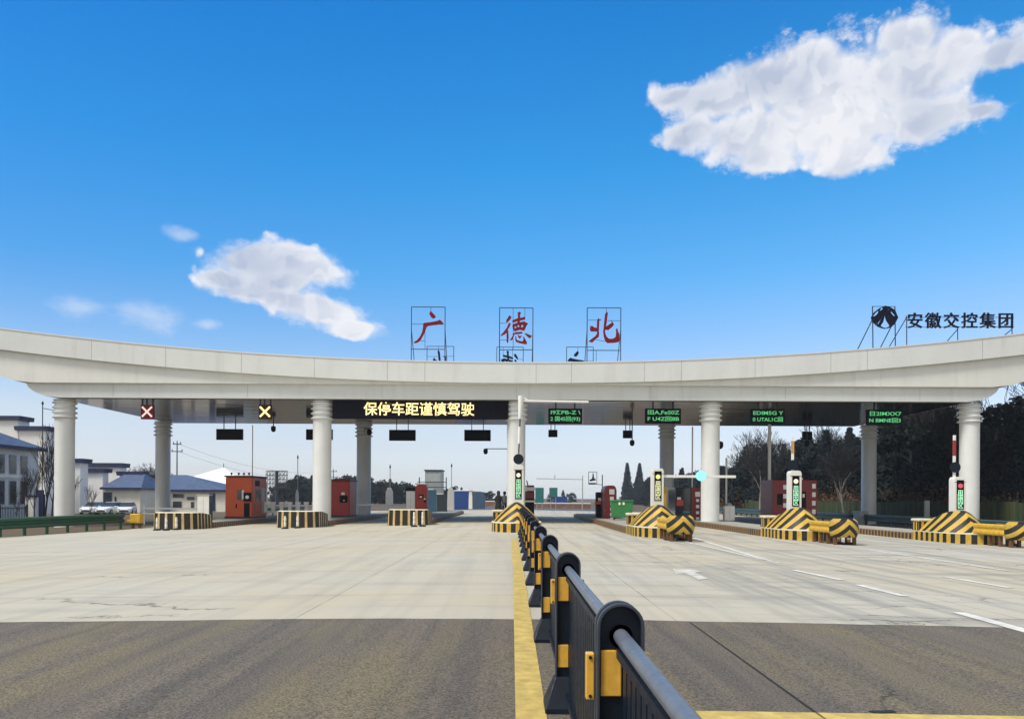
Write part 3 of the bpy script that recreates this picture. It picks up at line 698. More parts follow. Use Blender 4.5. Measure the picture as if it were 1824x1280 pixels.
def block(t_, L=2.6, H=.86):
    half = lambda s: HW * (1 - (1 - min(1, s / .7)) ** 2.6) ** (1 / 2.6)
    sv = [.005, .03, .08, .16, .28, .42, .6, .8, 1.4, 2.0, L]
    pts = [(-half(s), s) for s in reversed(sv)] + [(half(s), s) for s in sv]
    ht = lambda y: H + .04 if y < 1.2 else H + .04 - (y - 1.2) * .12
    mb = MB(); u = 0; prev = None
    for i, (x, y) in enumerate(pts):
        if prev: u += math.hypot(x - prev[0], y - prev[1])
        prev = (x, y); mb.v += [Vector((x * 1.03, y, -.06)), Vector((x, y, ht(y)))]; mb.uv[2 * i] = (u, 0); mb.uv[2 * i + 1] = (u, 1)
    for i in range(len(pts) - 1): mb.f.append((2 * i, 2 * i + 2, 2 * i + 3, 2 * i + 1))
    mb.f.append((0, 1, 2 * len(pts) - 1, 2 * len(pts) - 2))
    mb.build('striped_block', BLOCKS, t_, True)
    mb = MB(); n = len(pts)
    mb.add([(x, y, ht(y) - .002) for x, y in pts] + [(x * .9, .1 + y * .93, ht(y) + .05) for x, y in pts], [tuple(range(n, 2 * n))] + [(i, (i + 1) % n, n + (i + 1) % n, n + i) for i in range(n)])
    mb.build('cream_top', CAPW, t_, True)
IL = [(-18.3, 42.3), (-12.0, 43.6), (-6.1, 45.6)]
for (x, y), l in zip(IL, ('toll island under the large orange red booth, striped end block', 'toll island carrying the second front column, striped end block', 'toll island left of the centre with white cabinet and red kiosk')):
    block(kerb_island(l, x, y, y + 36, y + 2.6))
IR = [(0.22, 35.4), (6.45, 32.3), (12.65, 32.3), (19.45, 31.9)]
for (x, y), l in zip(IR, ('central toll island with chevron hump behind the row of railings', 'toll island with chevron hump in front of the green bin', 'toll island with chevron hump carrying the fourth front column', 'rightmost toll island with chevron hump and red lamp cabinet')):
    t_ = kerb_island(l, x, y, y + 36, y + 3.9); nose(t_)
CUSHY = pm('yellow_guard_beam', (0.66, 0.40, 0.03), .5, var=.2, scale=4, dirt=.45)
CUSHC = stripes('cushion_chevron', 'chevron', 0.40, 0.5, k=0.95)
RUST = pm('rusty_brown_post', (0.16, 0.075, 0.025), .8, var=.4, scale=8)
def wprof(z0, h, th=0.05):               # W-beam section (offset, z)
    return [(0, z0), (th, z0 + h * .12), (th, z0 + h * .30), (0, z0 + h * .44), (0, z0 + h * .56), (th, z0 + h * .70), (th, z0 + h * .88), (0, z0 + h)]
def wbeam(mb, path, z0, h, th=0.06):
    """open W-beam swept along a plan path, bulging to the right-hand side of travel; z follows the ground given"""
    pf = wprof(0, h, th); vs = []; fs = []; m = len(pf)
    for i, (x, y, g) in enumerate(path):
        a = path[max(0, i - 1)]; b = path[min(len(path) - 1, i + 1)]
        d = Vector((b[0] - a[0], b[1] - a[1], 0)).normalized(); n = Vector((d.y, -d.x, 0))
        vs += [(x + n.x * o, y + n.y * o, g + z0 + z) for o, z in pf]
    for i in range(len(path) - 1): fs += [(i * m + k, (i + 1) * m + k, (i + 1) * m + k + 1, i * m + k + 1) for k in range(m - 1)]
    mb.add(vs, fs)
def cushion(x, ytip, label):
    g0 = gz(x); t_ = thing('crash_cushion', label, 'crash cushion', (x, ytip, g0), 'yellow crash cushions before the right islands')
    r = .47
    for sg in (-1, 1):
        mb = MB(); path = [(sg * r, y, 0) for y in (.5, 1.1, 1.8, 2.6)]
        if sg == 1: path = path[::1]
        else: path = path[::-1]
        wbeam(mb, path, .44, .44, .045); mb.build('side_beam', CUSHY, t_, True, angle=20)
    path = [(-r * math.cos(a), .5 - (r + .05) * math.sin(a), 0) for a in [math.pi * i / 16 for i in range(17)]]
    mb = MB(); vs = []; m = 5
    for (px, py, _) in path:
        for k in range(m): z = (.30, .45, .68, .90, 1.0)[k]; bul = (1.0, 1.12, 1.15, 1.06, .80)[k]; vs.append((px * bul, .5 + (py - .5) * bul, z))
    mb.add(vs, [(i * m + k, (i + 1) * m + k, (i + 1) * m + k + 1, i * m + k + 1) for i in range(16) for k in range(m - 1)])
    o = mb.build('bull_nose', CUSHC, t_, True); s_ = o.modifiers.new('solid', 'SOLIDIFY'); s_.thickness = .02
    for y in (.35, 1.0, 1.7, 2.4):
        for sg in (-1, 1): MB().bx(sg * .36 - .06, sg * .36 + .06, y - .06, y + .06, -.05, .84).build('post', RUST, t_, bevel=.01)
    for z in (.55, .8): MB().bx(-.4, .4, .6, 2.5, z - .05, z + .05).build('brace', RUST, t_)
cushion(6.45, 29.6, 'yellow crash cushion with chevron nose touching the chevron hump before the green bin')
cushion(12.6, 29.4, 'yellow crash cushion with chevron nose and white reflectors, second from right')
cushion(19.45, 29.7, 'yellow crash cushion cut by the right edge of the picture')
RUB = pm('black_rubber', (0.012, 0.012, 0.012), .8); ORG = pm('faded_orange_plastic', (0.62, 0.20, 0.06), .6, dirt=.3); REFL = pm('white_reflective_band', (0.85, 0.83, 0.78), .35)
def delineator(x, y, z, label, h=.62, cream=False):
    t_ = thing('delineator_post', label, 'delineator', (x, y, z), 'short reflective posts before the islands')
    MB().lathe([(.19, 0), (.19, .05), (.12, .09), (.06, .11)], (0, 0, 0), 16).build('rubber_base', RUB, t_, True)
    MB().lathe([(.062, .10), (.05, h), (.03, h + .03)], (0, 0, 0), 14).build('tube', CAPW if cream else ORG, t_, True)
    for k in (.2, .46): MB().lathe([(.0655, k), (.064, k + .13)], (0, 0, 0), 14).build('reflective_band', REFL, t_, True)
for i, (px, py, l) in enumerate(((285, 944, 'white delineator post, leftmost before the far left striped block'), (301, 944, 'white delineator post in the middle before the far left striped block'), (319, 943, 'cream delineator post, rightmost before the far left striped block'),
                                 (511, 941, 'left delineator post before the striped block by the second column'), (533, 940, 'right delineator post before the striped block by the second column'),
                                 (739, 937.5, 'left delineator post before the striped block with the red kiosk'), (754, 937, 'right delineator post before the striped block with the red kiosk'))):
    q = G(px, py); delineator(q.x, q.y - .35, q.z, l, .8 if i > 4 else .66, True)
for px, py, l in ((1192, 962, 'left orange delineator post before the green bin island'), (1213, 962, 'right orange delineator post before the green bin island'),
                  (1494, 969, 'left white banded delineator before the second crash cushion from right'), (1512, 970, 'right white banded delineator before the second crash cushion from right'), (1806, 972, 'orange delineator at the right picture edge')):
    q = G(px, py); delineator(q.x, q.y, q.z, l, .66)
# ------------------------------------------------------------------ barrier gates with display cabinets
CABW = pm('white_cabinet_paint', (0.78, 0.77, 0.72), .45, var=.06, dirt=.15); WPOLE = pm('white_pole_paint', (0.82, 0.81, 0.77), .45, var=.05)
LIME = pm('lime_lamp', (0.85, 0.95, 0.25), emit=.8); REDL = pm('red_lamp', (0.75, 0.10, 0.12), emit=.7); CREAML = pm('cream_lamp', (1.0, 0.88, 0.55), emit=.95)
DISC = pm('navy_disc', (0.008, 0.014, 0.024), .6, spec=.2); CYAN = pm('lit_cyan_disc', (0.35, 0.85, 0.95), emit=.8); REDB = pm('red_band', (0.30, 0.03, 0.03), .5); TAN = pm('tan_band', (0.55, 0.32, 0.12), .5)
def gate(px, py_top, Y, lampm, ledm, label, chars, py_lamp, py_end, z0):
    c = P(px, py_top, Y); t_ = thing('barrier_gate', label, 'barrier gate', (c.x, Y, z0), 'lane display cabinets with barrier arms')
    H = c.z - z0; w = .27
    prof_ = [(-w, 0), (w, 0), (w, H - .12), (w - .05, H - .02), (w - .14, H), (-w + .14, H), (-w + .05, H - .02), (-w, H - .12)]
    MB().prism(prof_, -.22, .22).build('cabinet', CABW, t_, bevel=.012)
    zt = P(px, py_lamp, Y).z - z0; zb = P(px, py_end, Y).z - z0
    d = MB().bx(-.165, .165, -.238, -.222, zb - .04, zt + .26).build('display_panel', LEDB, t_, bevel=.008)
    MB().disc_y((0, -.246, zt), .105, .02).build('lamp', lampm, t_)
    n = len(chars); st = (zt - .22 - zb) / n
    for i, ch in enumerate(chars): text('character', ch, .27, ledm, t_, (0, -.243, zt - .22 - st * (i + .5)), .008, .003)
    MB().bx(-w + .02, w - .02, -.226, -.222, H - .26, H - .235).build('vent', SEAM, t_)
    return t_, H
GB = lambda x: gz(x) + .3
ch4 = ['用', '国', '因', '区']
# centre: raised folding arm
t0, H = gate(923.5, 828, 40.3, CREAML, GRNP, 'slim white cabinet with green characters before the central column', ch4, 846, 887, GB(.3))
def lp(px, py, Y): q = P(px, py, Y); return (q.x - t0.location.x, -.05, q.z - t0.location.z)
MB().disc_y((lp(923.5, 817.5, 40.3)[0], -.1, lp(923.5, 817.5, 40.3)[2]), .265, .05).build('disc', DISC, t0)
mb = MB(); mb.cyl(lp(923.5, 829, 40.3), lp(924, 808, 40.3), .07); mb.cyl(lp(924.5, 790, 40.3), lp(925.5, 760, 40.3), .075); mb.cyl(lp(926, 746, 40.3), lp(928, 705, 40.3), .09, .15)
mb.cyl(lp(929, 714, 40.3), lp(1048, 716, 40.3), .055); mb.cyl(lp(929, 706, 40.3), lp(940, 714, 40.3), .06)
m2 = MB(); m2.v, m2.f = mb.v[:24], mb.f[:14]; m2.build('lower_arm_sleeve', WPOLE, t0, True)
m2 = MB(); m2.v, m2.f = mb.v[24:48], [tuple(i - 24 for i in f) for f in mb.f[14:28]]; m2.build('middle_arm_sleeve', WPOLE, t0, True)
m2 = MB(); m2.v, m2.f = mb.v[48:], [tuple(i - 48 for i in f) for f in mb.f[28:]]; m2.build('folded_arm', WPOLE, t0, True)
MB().cyl(lp(924, 808, 40.3), lp(926.5, 744, 40.3), .035).build('arm_core', STEEL, t0)
# first right: arm lowered across the lane
t0, H = gate(1170.5, 834, 36.6, LIME, pm('pale_yellow_led', (0.95, 0.95, 0.55), emit=.7), 'white cabinet with lime lamp and its barrier arm lowered', ch4, 849, 890, GB(6.45))
q0, q1 = lp(1178, 848, 36.6), lp(1310, 848, 36.6)
MB().bx(q0[0], q1[0], -.09, -.01, q0[2] - .06, q0[2] + .06).build('arm', WPOLE, t0, bevel=.01)
c = lp(1247.5, 847, 36.6); MB().disc_y((c[0], -.14, c[2]), .245, .06).build('disc', CYAN, t0)
# second right and third right: arms upright
for (px, pt, Y, lm, lab, band, x, ptop, pl0, pl1, disc) in ((1414.5, 838, 36.2, CREAML, 'white cabinet with green characters before the dark red booth', TAN, 12.65, 778, 857, 900, (1411, 828)),
                                                  (1705.5, 849, 35.6, REDL, 'white cabinet with red lamp before the far right column', REDB, 19.45, 775, 865, 905, (1698.5, 832))):
    t0, H = gate(px, pt, Y, lm, GRNP, lab, ch4, pl0, pl1, GB(x))
    a, b = lp(disc[0], pt + 2, Y), lp(disc[0] + .5, ptop, Y)
    MB().bx(a[0] - .055, a[0] + .055, -.09, -.01, a[2], b[2]).build('arm', WPOLE, t0, bevel=.01)
    MB().bx(a[0] - .058, a[0] + .058, -.093, -.007, a[2] + (b[2] - a[2]) * .52, a[2] + (b[2] - a[2]) * .88).build('arm_band', band, t0)
    c = lp(disc[0], disc[1], Y); MB().disc_y((c[0], -.13, c[2]), .235, .05).build('disc', DISC, t0)
    MB().lathe([(.24, 0), (.26, .0), (.26, .05), (.24, .05)], (0, 0, 0), 28)
t_ = thing('warning_lamp_post', 'yellow lamp post with cap beside the lime lamp cabinet', 'lamp post', (P(1183, 900, 36.9).x, 36.9, GB(6.8)))
zt = P(1183, 867, 36.9).z - GB(6.8)
MB().lathe([(.11, 0), (.11, zt - .3)], (0, 0, 0), 16).build('post', CUSHY, t_, True)
MB().lathe([(.14, zt - .3), (.16, zt - .2), (.2, zt - .1), (.2, zt - .03), (.05, zt)], (0, 0, 0), 16).build('lamp_cap', pm('brass_lamp', (0.45, 0.28, 0.06), .5), t_, True)
# ------------------------------------------------------------------ booths
REDO = pm('orange_red_booth_panel', (0.58, 0.085, 0.016), .45, var=.1, scale=1.2, dirt=.12); DRED = pm('dark_red_booth_panel', (0.20, 0.016, 0.016), .4, var=.15, dirt=.15)
CRIM = pm('crimson_kiosk', (0.36, 0.022, 0.012), .4, var=.12, dirt=.1); GLASS = pm('dark_glass', (0.012, 0.014, 0.018), .08, spec=.9); WHITEP = pm('white_plate', (0.85, 0.82, 0.78), .4, var=.04)
GREYM = pm('grey_metal', (0.42, 0.42, 0.40), .45, .2)
def booth(x, y, w, d, h, label, body, z0, rich=None):
    t_ = thing('toll_booth', label, 'toll booth', (x, y, z0), 'red toll booths on the islands')
    mb = MB().bx(-w / 2, w / 2, 0, d, 0, h); mb.build('body', body, t_, bevel=.09)
    MB().bx(-w / 2 - .06, w / 2 + .06, -.06, d + .06, h - .012, h + .09).build('roof', pm('booth_roof', (0.10, 0.03, 0.02), .5), t_, bevel=.03)
    MB().bx(-w / 2 - .03, w / 2 + .03, -.03, d + .03, 0, .12).build('plinth', STEEL, t_)
    return t_
z_ = gz(-18.3) + .33
p0, p1 = P(401, 900, 53.4), P(449, 900, 53.4); w = p1.x - p0.x
t_ = booth((p0.x + p1.x) / 2, 53.4, w, 3.2, 2.82, 'large orange red toll booth with dark windows on the left island', REDO, z_)
def win(nm, xa, xb, za, zb, m=GLASS, yy=-.012, par=None): return MB().bx(xa, xb, yy, yy + .05, za, zb).build(nm, m, par or t_, bevel=.006)
f_ = win('window', w / 2 - 1.02, w / 2 - .70, 1.25, 1.95); win('shutter', w / 2 - .70, w / 2 - .56, 1.30, 1.92, WHITEP)
win('service_door', w / 2 - .55, w / 2 - .16, .05, 1.05, BLACK); win('card_machine', w / 2 - .55, w / 2 - .02, 1.15, 1.75, BLACK, -.12); MB().disc_y((w / 2 - .30, -.13, 1.45), .12, .02).build('machine_face', WHITEP, t_)
win('handle', w / 2 - 1.12, w / 2 - 1.02, .70, .98, BLACK)
MB().bx(w / 2 - .03, w / 2 + .012, .75, 1.75, 1.2, 2.0).build('side_window', GLASS, t_); MB().bx(w / 2 - .03, w / 2 + .012, .6, 1.6, 2.2, 2.6).build('side_display', BLACK, t_); MB().bx(w / 2 - .03, w / 2 + .014, 2.05, 2.85, .3, 2.1).build('side_door', GREYM, t_)
MB().bx(w / 2 + .05, w / 2 + .12, 2.9, 2.97, 0, 2.5).build('side_post', WPOLE, t_)
for x in (-.6, -.1, .25, .6): MB().lathe([(.02, 0), (.02, .06), (.07, .1), (.08, .18), (.03, .22)], (x, .3, 2.9), 10).build('roof_light', STEEL, t_)
z_ = gz(-12) + .33
t_ = booth(-12.35, 55.2, 1.9, 2.4, 2.55, 'red toll booth half hidden behind the second front column', CRIM, z_)
win('notice', .36, .60, 1.55, 1.72, WHITEP); win('card_machine', .25, .80, 1.0, 1.5, BLACK, -.06); win('button', .52, .60, 1.12, 1.2, WHITEP, -.075)
# kiosk and cabinet on the island left of the centre
z_ = gz(-6.1) + .33; Yk = 53.6
a, b = P(740, 862, Yk), P(760.5, 862, Yk); w = b.x - a.x; hk = a.z - z_
t_ = thing('ticket_kiosk', 'narrow crimson ticket kiosk with rounded top beside a white cabinet', 'ticket kiosk', ((a.x + b.x) / 2, Yk, z_))
arc = [(-w / 2, 0), (w / 2, 0), (w / 2, hk - .25), (w / 2 - .06, hk - .1), (w / 2 - .2, hk), (-w / 2 + .2, hk), (-w / 2 + .06, hk - .1), (-w / 2, hk - .25)]
MB().prism(arc, 0, .9).build('body', CRIM, t_, bevel=.02); win('screen', -.16, .16, hk - .95, hk - .70, BLACK); win('notice', -.10, .06, hk - .90, hk - .80, WHITEP, -.02); win('slot', .18, .34, hk - 1.25, hk - 1.0, BLACK); win('lamp', .2, .30, hk - 1.05, hk - .95, WHITEP, -.02)
MB().bx(-w / 2 - .02, w / 2 + .02, -.1, .95, hk - .02, hk + .06).build('top_cap', WHITEP, t_, bevel=.03)
a, b = P(723, 874, Yk), P(740, 910, Yk)
t_ = thing('equipment_cabinet', 'plain white cabinet left of the crimson ticket kiosk', 'cabinet', ((a.x + b.x) / 2 - .02, Yk + .1, z_)); w = b.x - a.x - .04
MB().bx(-w / 2, w / 2, 0, .8, 0, a.z - z_).build('body', CABW, t_, bevel=.02); MB().bx(-w / 2 - .04, w / 2 + .04, -.04, .84, a.z - z_ + .003, a.z - z_ + .22).build('dark_top', BLACK, t_, bevel=.03); win('door_gap', -.01, .0, .1, a.z - z_ - .1, SEAM, -.003)
# booth at the centre, mostly behind the column
z_ = .33
t_ = thing('toll_booth', 'dark glass booth with red bands and white roof edge right of the central column', 'toll booth', (.62, 55.5, z_), 'red toll booths on the islands')
hb = P(940, 864, 55.5).z - z_
MB().bx(-.95, .95, 0, 2.4, 0, hb).build('body', BLACK, t_, bevel=.05); MB().bx(-1.0, 1.0, -.06, 2.46, hb - .38, hb - .12).build('roof_edge', WHITEP, t_, bevel=.03); MB().bx(-.97, .97, -.03, 2.43, 1.2, 1.65).build('red_band', DRED, t_); MB().bx(-.97, .97, -.03, 2.43, .95, 1.08).build('white_band', WHITEP, t_); win('notice', .12, .45, 1.7, 2.1, CABW, -.02); win('red_panel', .5, .9, 1.7, 2.15, DRED, -.02)
MB().cyl((.5, .3, hb), (.42, .3, hb + .35), .04).build('roof_lamp', STEEL, t_)
# first right island: red kiosk with white squares, dark booth behind, green bin
z_ = gz(6.45) + .33; Yk = 51.5
a, b = P(1077, 864, Yk), P(1098.5, 864, Yk); w = b.x - a.x; hk = a.z - z_
t_ = thing('toll_booth', 'dark red booth with a column of white squares behind the green bin', 'toll booth', ((a.x + b.x) / 2, Yk, z_), 'red toll booths on the islands')
arc = [(-w / 2, 0), (w / 2, 0), (w / 2, hk - .3), (w / 2 - .08, hk - .08), (w / 2 - .2, hk), (-w / 2 + .25, hk), (-w / 2 + .08, hk - .1), (-w / 2, hk - .3)]
MB().prism(arc, 0, 2.2).build('body', DRED, t_, bevel=.03)
for i, (z, s) in enumerate(((.42, .17), (.86, .125), (1.18, .11), (1.55, .11), (1.9, .11), (2.2, .10))): win('white_square', .03 - s + .05, .03 + s + .05, hk - z - s * 1.0, hk - z + s * 1.0, WHITEP, -.02)
a, b = P(1063, 876, 53.6), P(1078, 876, 53.6)
t_ = thing('payment_machine', 'dark payment machine with an orange red shelf left of the booth with white squares', 'payment machine', ((a.x + b.x) / 2, 53.6, z_)); w = b.x - a.x; hk = a.z - z_
MB().bx(-w / 2, w / 2, 0, .9, 0, hk).build('body', BLACK, t_, bevel=.03); MB().bx(-w / 2 - .1, w / 2 + .03, -.16, .4, hk * .52, hk * .64).build('shelf', REDO, t_, bevel=.02); win('notice', -.2, .15, hk * .66, hk * .78, WHITEP, -.03)
GREENB = pm('green_bin_plastic', (0.03, 0.21, 0.055), .45, var=.15, scale=3, dirt=.25)
a, b = P(1090, 890, 47.6), P(1128, 913, 47.6); z_ = gz(6.5) + .33
t_ = thing('waste_bin', 'green lidded waste bin on wheels on the toll island', 'bin', ((a.x + b.x) / 2, 47.6, z_)); w = b.x - a.x; hb = a.z - z_
MB().prism([(-w / 2 + .08, .16), (w / 2 - .08, .16), (w / 2, hb - .1), (-w / 2, hb - .1)], 0, .85).build('body', GREENB, t_, bevel=.03); MB().bx(-w / 2 - .03, w / 2 + .03, -.04, .9, hb - .098, hb).build('lid', GREENB, t_, bevel=.03)
for x in (-.05, .2): win('white_mark', x - .2, x - .08, hb - .3, hb - .14, WHITEP, -.05)
for x in (-w / 2 + .15, w / 2 - .15):
    MB().cyl((x - .03, .1, .08), (x + .03, .1, .08), .08, n=14).build('wheel', RUB, t_)
# second right island
z_ = gz(12.65) + .33; Yk = 54
a, b = P(1203, 868, Yk), P(1251, 868, Yk); w = b.x - a.x; hk = a.z - z_
t_ = thing('toll_booth', 'dark glass booth with a red panel of white squares left of the fourth front column', 'toll booth', ((a.x + b.x) / 2, Yk, z_), 'red toll booths on the islands')
MB().bx(-w / 2, w / 2 - .78, 0, 2.4, 0, hk).build('glass_front', GLASS, t_, bevel=.03); MB().bx(w / 2 - .779, w / 2, -.05, 2.4, 0, hk + .02).build('body', DRED, t_, bevel=.03)
win('red_notice', -w / 2 + .08, -w / 2 + .55, hk - 1.25, hk - .85, pm('bright_red_notice', (0.6, .05, .05), .5), -.02); win('white_notice', -w / 2 + .12, -w / 2 + .4, hk - .82, hk - .66, WHITEP, -.02); win('teal_strip', -w / 2 + .55, -w / 2 + 1.0, .45, .55, pm('teal', (.05, .35, .38), .5), -.02)
for i, s in enumerate((.17, .1, .11, .1, .11)): z = hk - .45 - i * .42; win('white_square', w / 2 - .33 - s, w / 2 - .33 + s, z - s, z + s, WHITEP, -.068)
# third right island
z_ = gz(19.45) + .33; Yk = 53.6
a, b = P(1376, 854, Yk), P(1455, 854, Yk); w = b.x - a.x; hk = a.z - z_
t_ = thing('toll_booth', 'wide dark red booth with two columns of white squares on the rightmost island', 'toll booth', ((a.x + b.x) / 2, Yk, z_), 'red toll booths on the islands')
MB().bx(-w / 2, -w / 2 + 1.15, -.05, 2.6, 0, hk).build('body', DRED, t_, bevel=.04); MB().bx(w / 2 - 1.2, w / 2, -.05, 2.6, 0, hk).build('body', DRED, t_, bevel=.04); MB().bx(-w / 2 + 1.151, w / 2 - 1.201, .05, 2.5, 0, hk - .05).build('glass_front', GLASS, t_)
for k in range(4):
    win('white_square', -w / 2 + .72, -w / 2 + .98, hk - .5 - k * .62 - .15, hk - .5 - k * .62 + .15, WHITEP, -.07); win('white_square', w / 2 - .34, w / 2 - .10, hk - .42 - k * .58 - .16, hk - .42 - k * .58 + .16, WHITEP, -.07)
win('dark_panel', -w / 2 + .3, -w / 2 + .68, hk - 1.7, hk - .95, BLACK, -.06); win('window', w / 2 - 1.1, w / 2 - .75, hk - 2.2, hk - .8, BLACK, -.06); win('notice', w / 2 - 1.0, w / 2 - .85, hk - 1.2, hk - .95, WHITEP, -.075)
MB().cyl((w / 2 - .9, .3, hk), (w / 2 - .9, .3, hk + .14), .06).build('roof_lamp', WHITEP, t_)
# ------------------------------------------------------------------ white lane gates between the islands
def picket_gate(px0, px1, py_t, py_b, Y, n, label):
    a, b = P(px0, py_t, Y), P(px1, py_b, Y); g = gz((a.x + b.x) / 2)
    t_ = thing('picket_gate', label, 'lane gate', (a.x, Y, g), 'white gates closing the left lanes'); w = b.x - a.x; zt, zb = a.z - g, b.z - g
    for z in (zt - .26, zb + .05): MB().bx(-.1, w + .1, 0, .06, z - .05, z + .05).build('rail', WPOLE, t_, bevel=.01)
    for i in range(n):
        x = w * (i + .7) / (n + .4)
        MB().prism([(x - .10, zb - .03), (x + .10, zb - .03), (x + .14, zb + .25), (x + .08, zt - .3), (x + .20, zt - .05), (x + .16, zt), (x - .16, zt), (x - .20, zt - .05), (x - .08, zt - .3), (x - .14, zb + .25)], -.025, -.003).build('picket', WPOLE, t_)
    for x in (.0, w): MB().bx(x - .04, x + .04, .065, .12, -.05, zt).build('post', WPOLE, t_)
picket_gate(462, 556, 893, 912, 56, 6, 'white picket lane gate between the big red booth and the second column')
picket_gate(256, 350, 898, 916, 52, 0, 'white two rail lane gate left of the big red booth')
def low_arm(px0, px1, py, Y, label, base):
    a, b = P(px0, py, Y), P(px1, py - 1, Y); bx_ = P(base, py, Y).x; g = GB(bx_)
    t_ = thing('lane_barrier', label, 'lane barrier', (bx_, Y, g), 'low white arms closing the left lanes')
    MB().cyl((a.x - bx_, 0, a.z - g), (b.x - bx_, 0, b.z - g), .055, n=10).build('arm', WPOLE, t_, True)
    MB().prism([(-.22, 0), (.22, 0), (.18, a.z - g - .05), (-.18, a.z - g - .05)], .07, .5).build('housing', CABW, t_, bevel=.02)
low_arm(638, 738, 899, 56, 'thin white barrier arm between the rear column and the crimson kiosk', 736)
low_arm(808, 850, 873.5, 92, 'short white barrier frame arm before the blue hoarding', 838)
# tapered cabinets with raised masts behind the left islands
def mast(px, pyt, pyc, pyb, Y, label, k=1.0):
    c = P(px, pyb, Y); z0 = c.z; t_ = thing('barrier_mast', label, 'barrier mast', (c.x, Y, z0), 'tapered cabinets with raised thin masts')
    zc = P(px, pyc, Y).z - z0; zt = P(px, pyt, Y).z - z0
    MB().prism([(-.30 * k, 0), (.30 * k, 0), (.28 * k, zc * .8), (.12 * k, zc), (-.12 * k, zc), (-.28 * k, zc * .8)], -.25 * k, .25 * k).build('cabinet', CABW, t_, bevel=.02)
    MB().cyl((.05, 0, zc), (.05, 0, zt), .03, n=8).build('mast', GREYM, t_); MB().lathe([(.02, zt - .1), (.08, zt), (.02, zt + .25)], (.05, 0, 0), 10).build('tip', STEEL, t_)
mast(693.5, 832, 868, 909, 68, 'tapered white cabinet with thin mast right of the second rear column')
mast(803, 830, 868, 908, 70, 'tapered white cabinet with thin mast left of the blue hoarding')
mast(529, 815, 872, 912, 66, 'white post with tall thin mast behind the picket gate', .4)
# slim white poles on the right
for (px, py0, py1, r, l) in ((1371, 752, 905, .11, 'tall white pole left of the wide dark red booth'), (1294, 815, 905, .07, 'short white pole behind the fourth front column'), (1233.5, 760, 868, .05, 'thin grey pole left of the fourth front column'), (450, 757, 852, .035, 'thin grey pole above the big red booth')):
    Y = 55.5; a, b = P(px, py0, Y), P(px, py1, Y); g = GB(a.x) if abs(a.x) < 20 else gz(a.x)
    t_ = thing('slim_pole', l, 'pole', (a.x, Y, g)); MB().cyl((0, 0, 0), (0, 0, min(a.z, ZB - .04) - g), r, n=12).build('shaft', WPOLE, t_, True); MB().bx(-.16, .16, -.16, .16, 0, .05).build('base_plate', GREYM, t_)
a = P(1302, 905, 52); t_ = thing('control_cabinet', 'light grey control cabinet right of the fourth front column', 'cabinet', (P(1300, 900, 52).x, 52, gz(14) + .33))
MB().bx(-.33, .33, 0, .5, 0, .95).build('body', CABW, t_, bevel=.02); MB().lathe([(.2, .953), (.22, 1.05), (.12, 1.15), (.05, 1.18)], (0, .25, 0), 14).build('dome', GREYM, t_, True); MB().bx(-.01, .0, -.004, .02, .1, .85).build('door_gap', SEAM, t_)
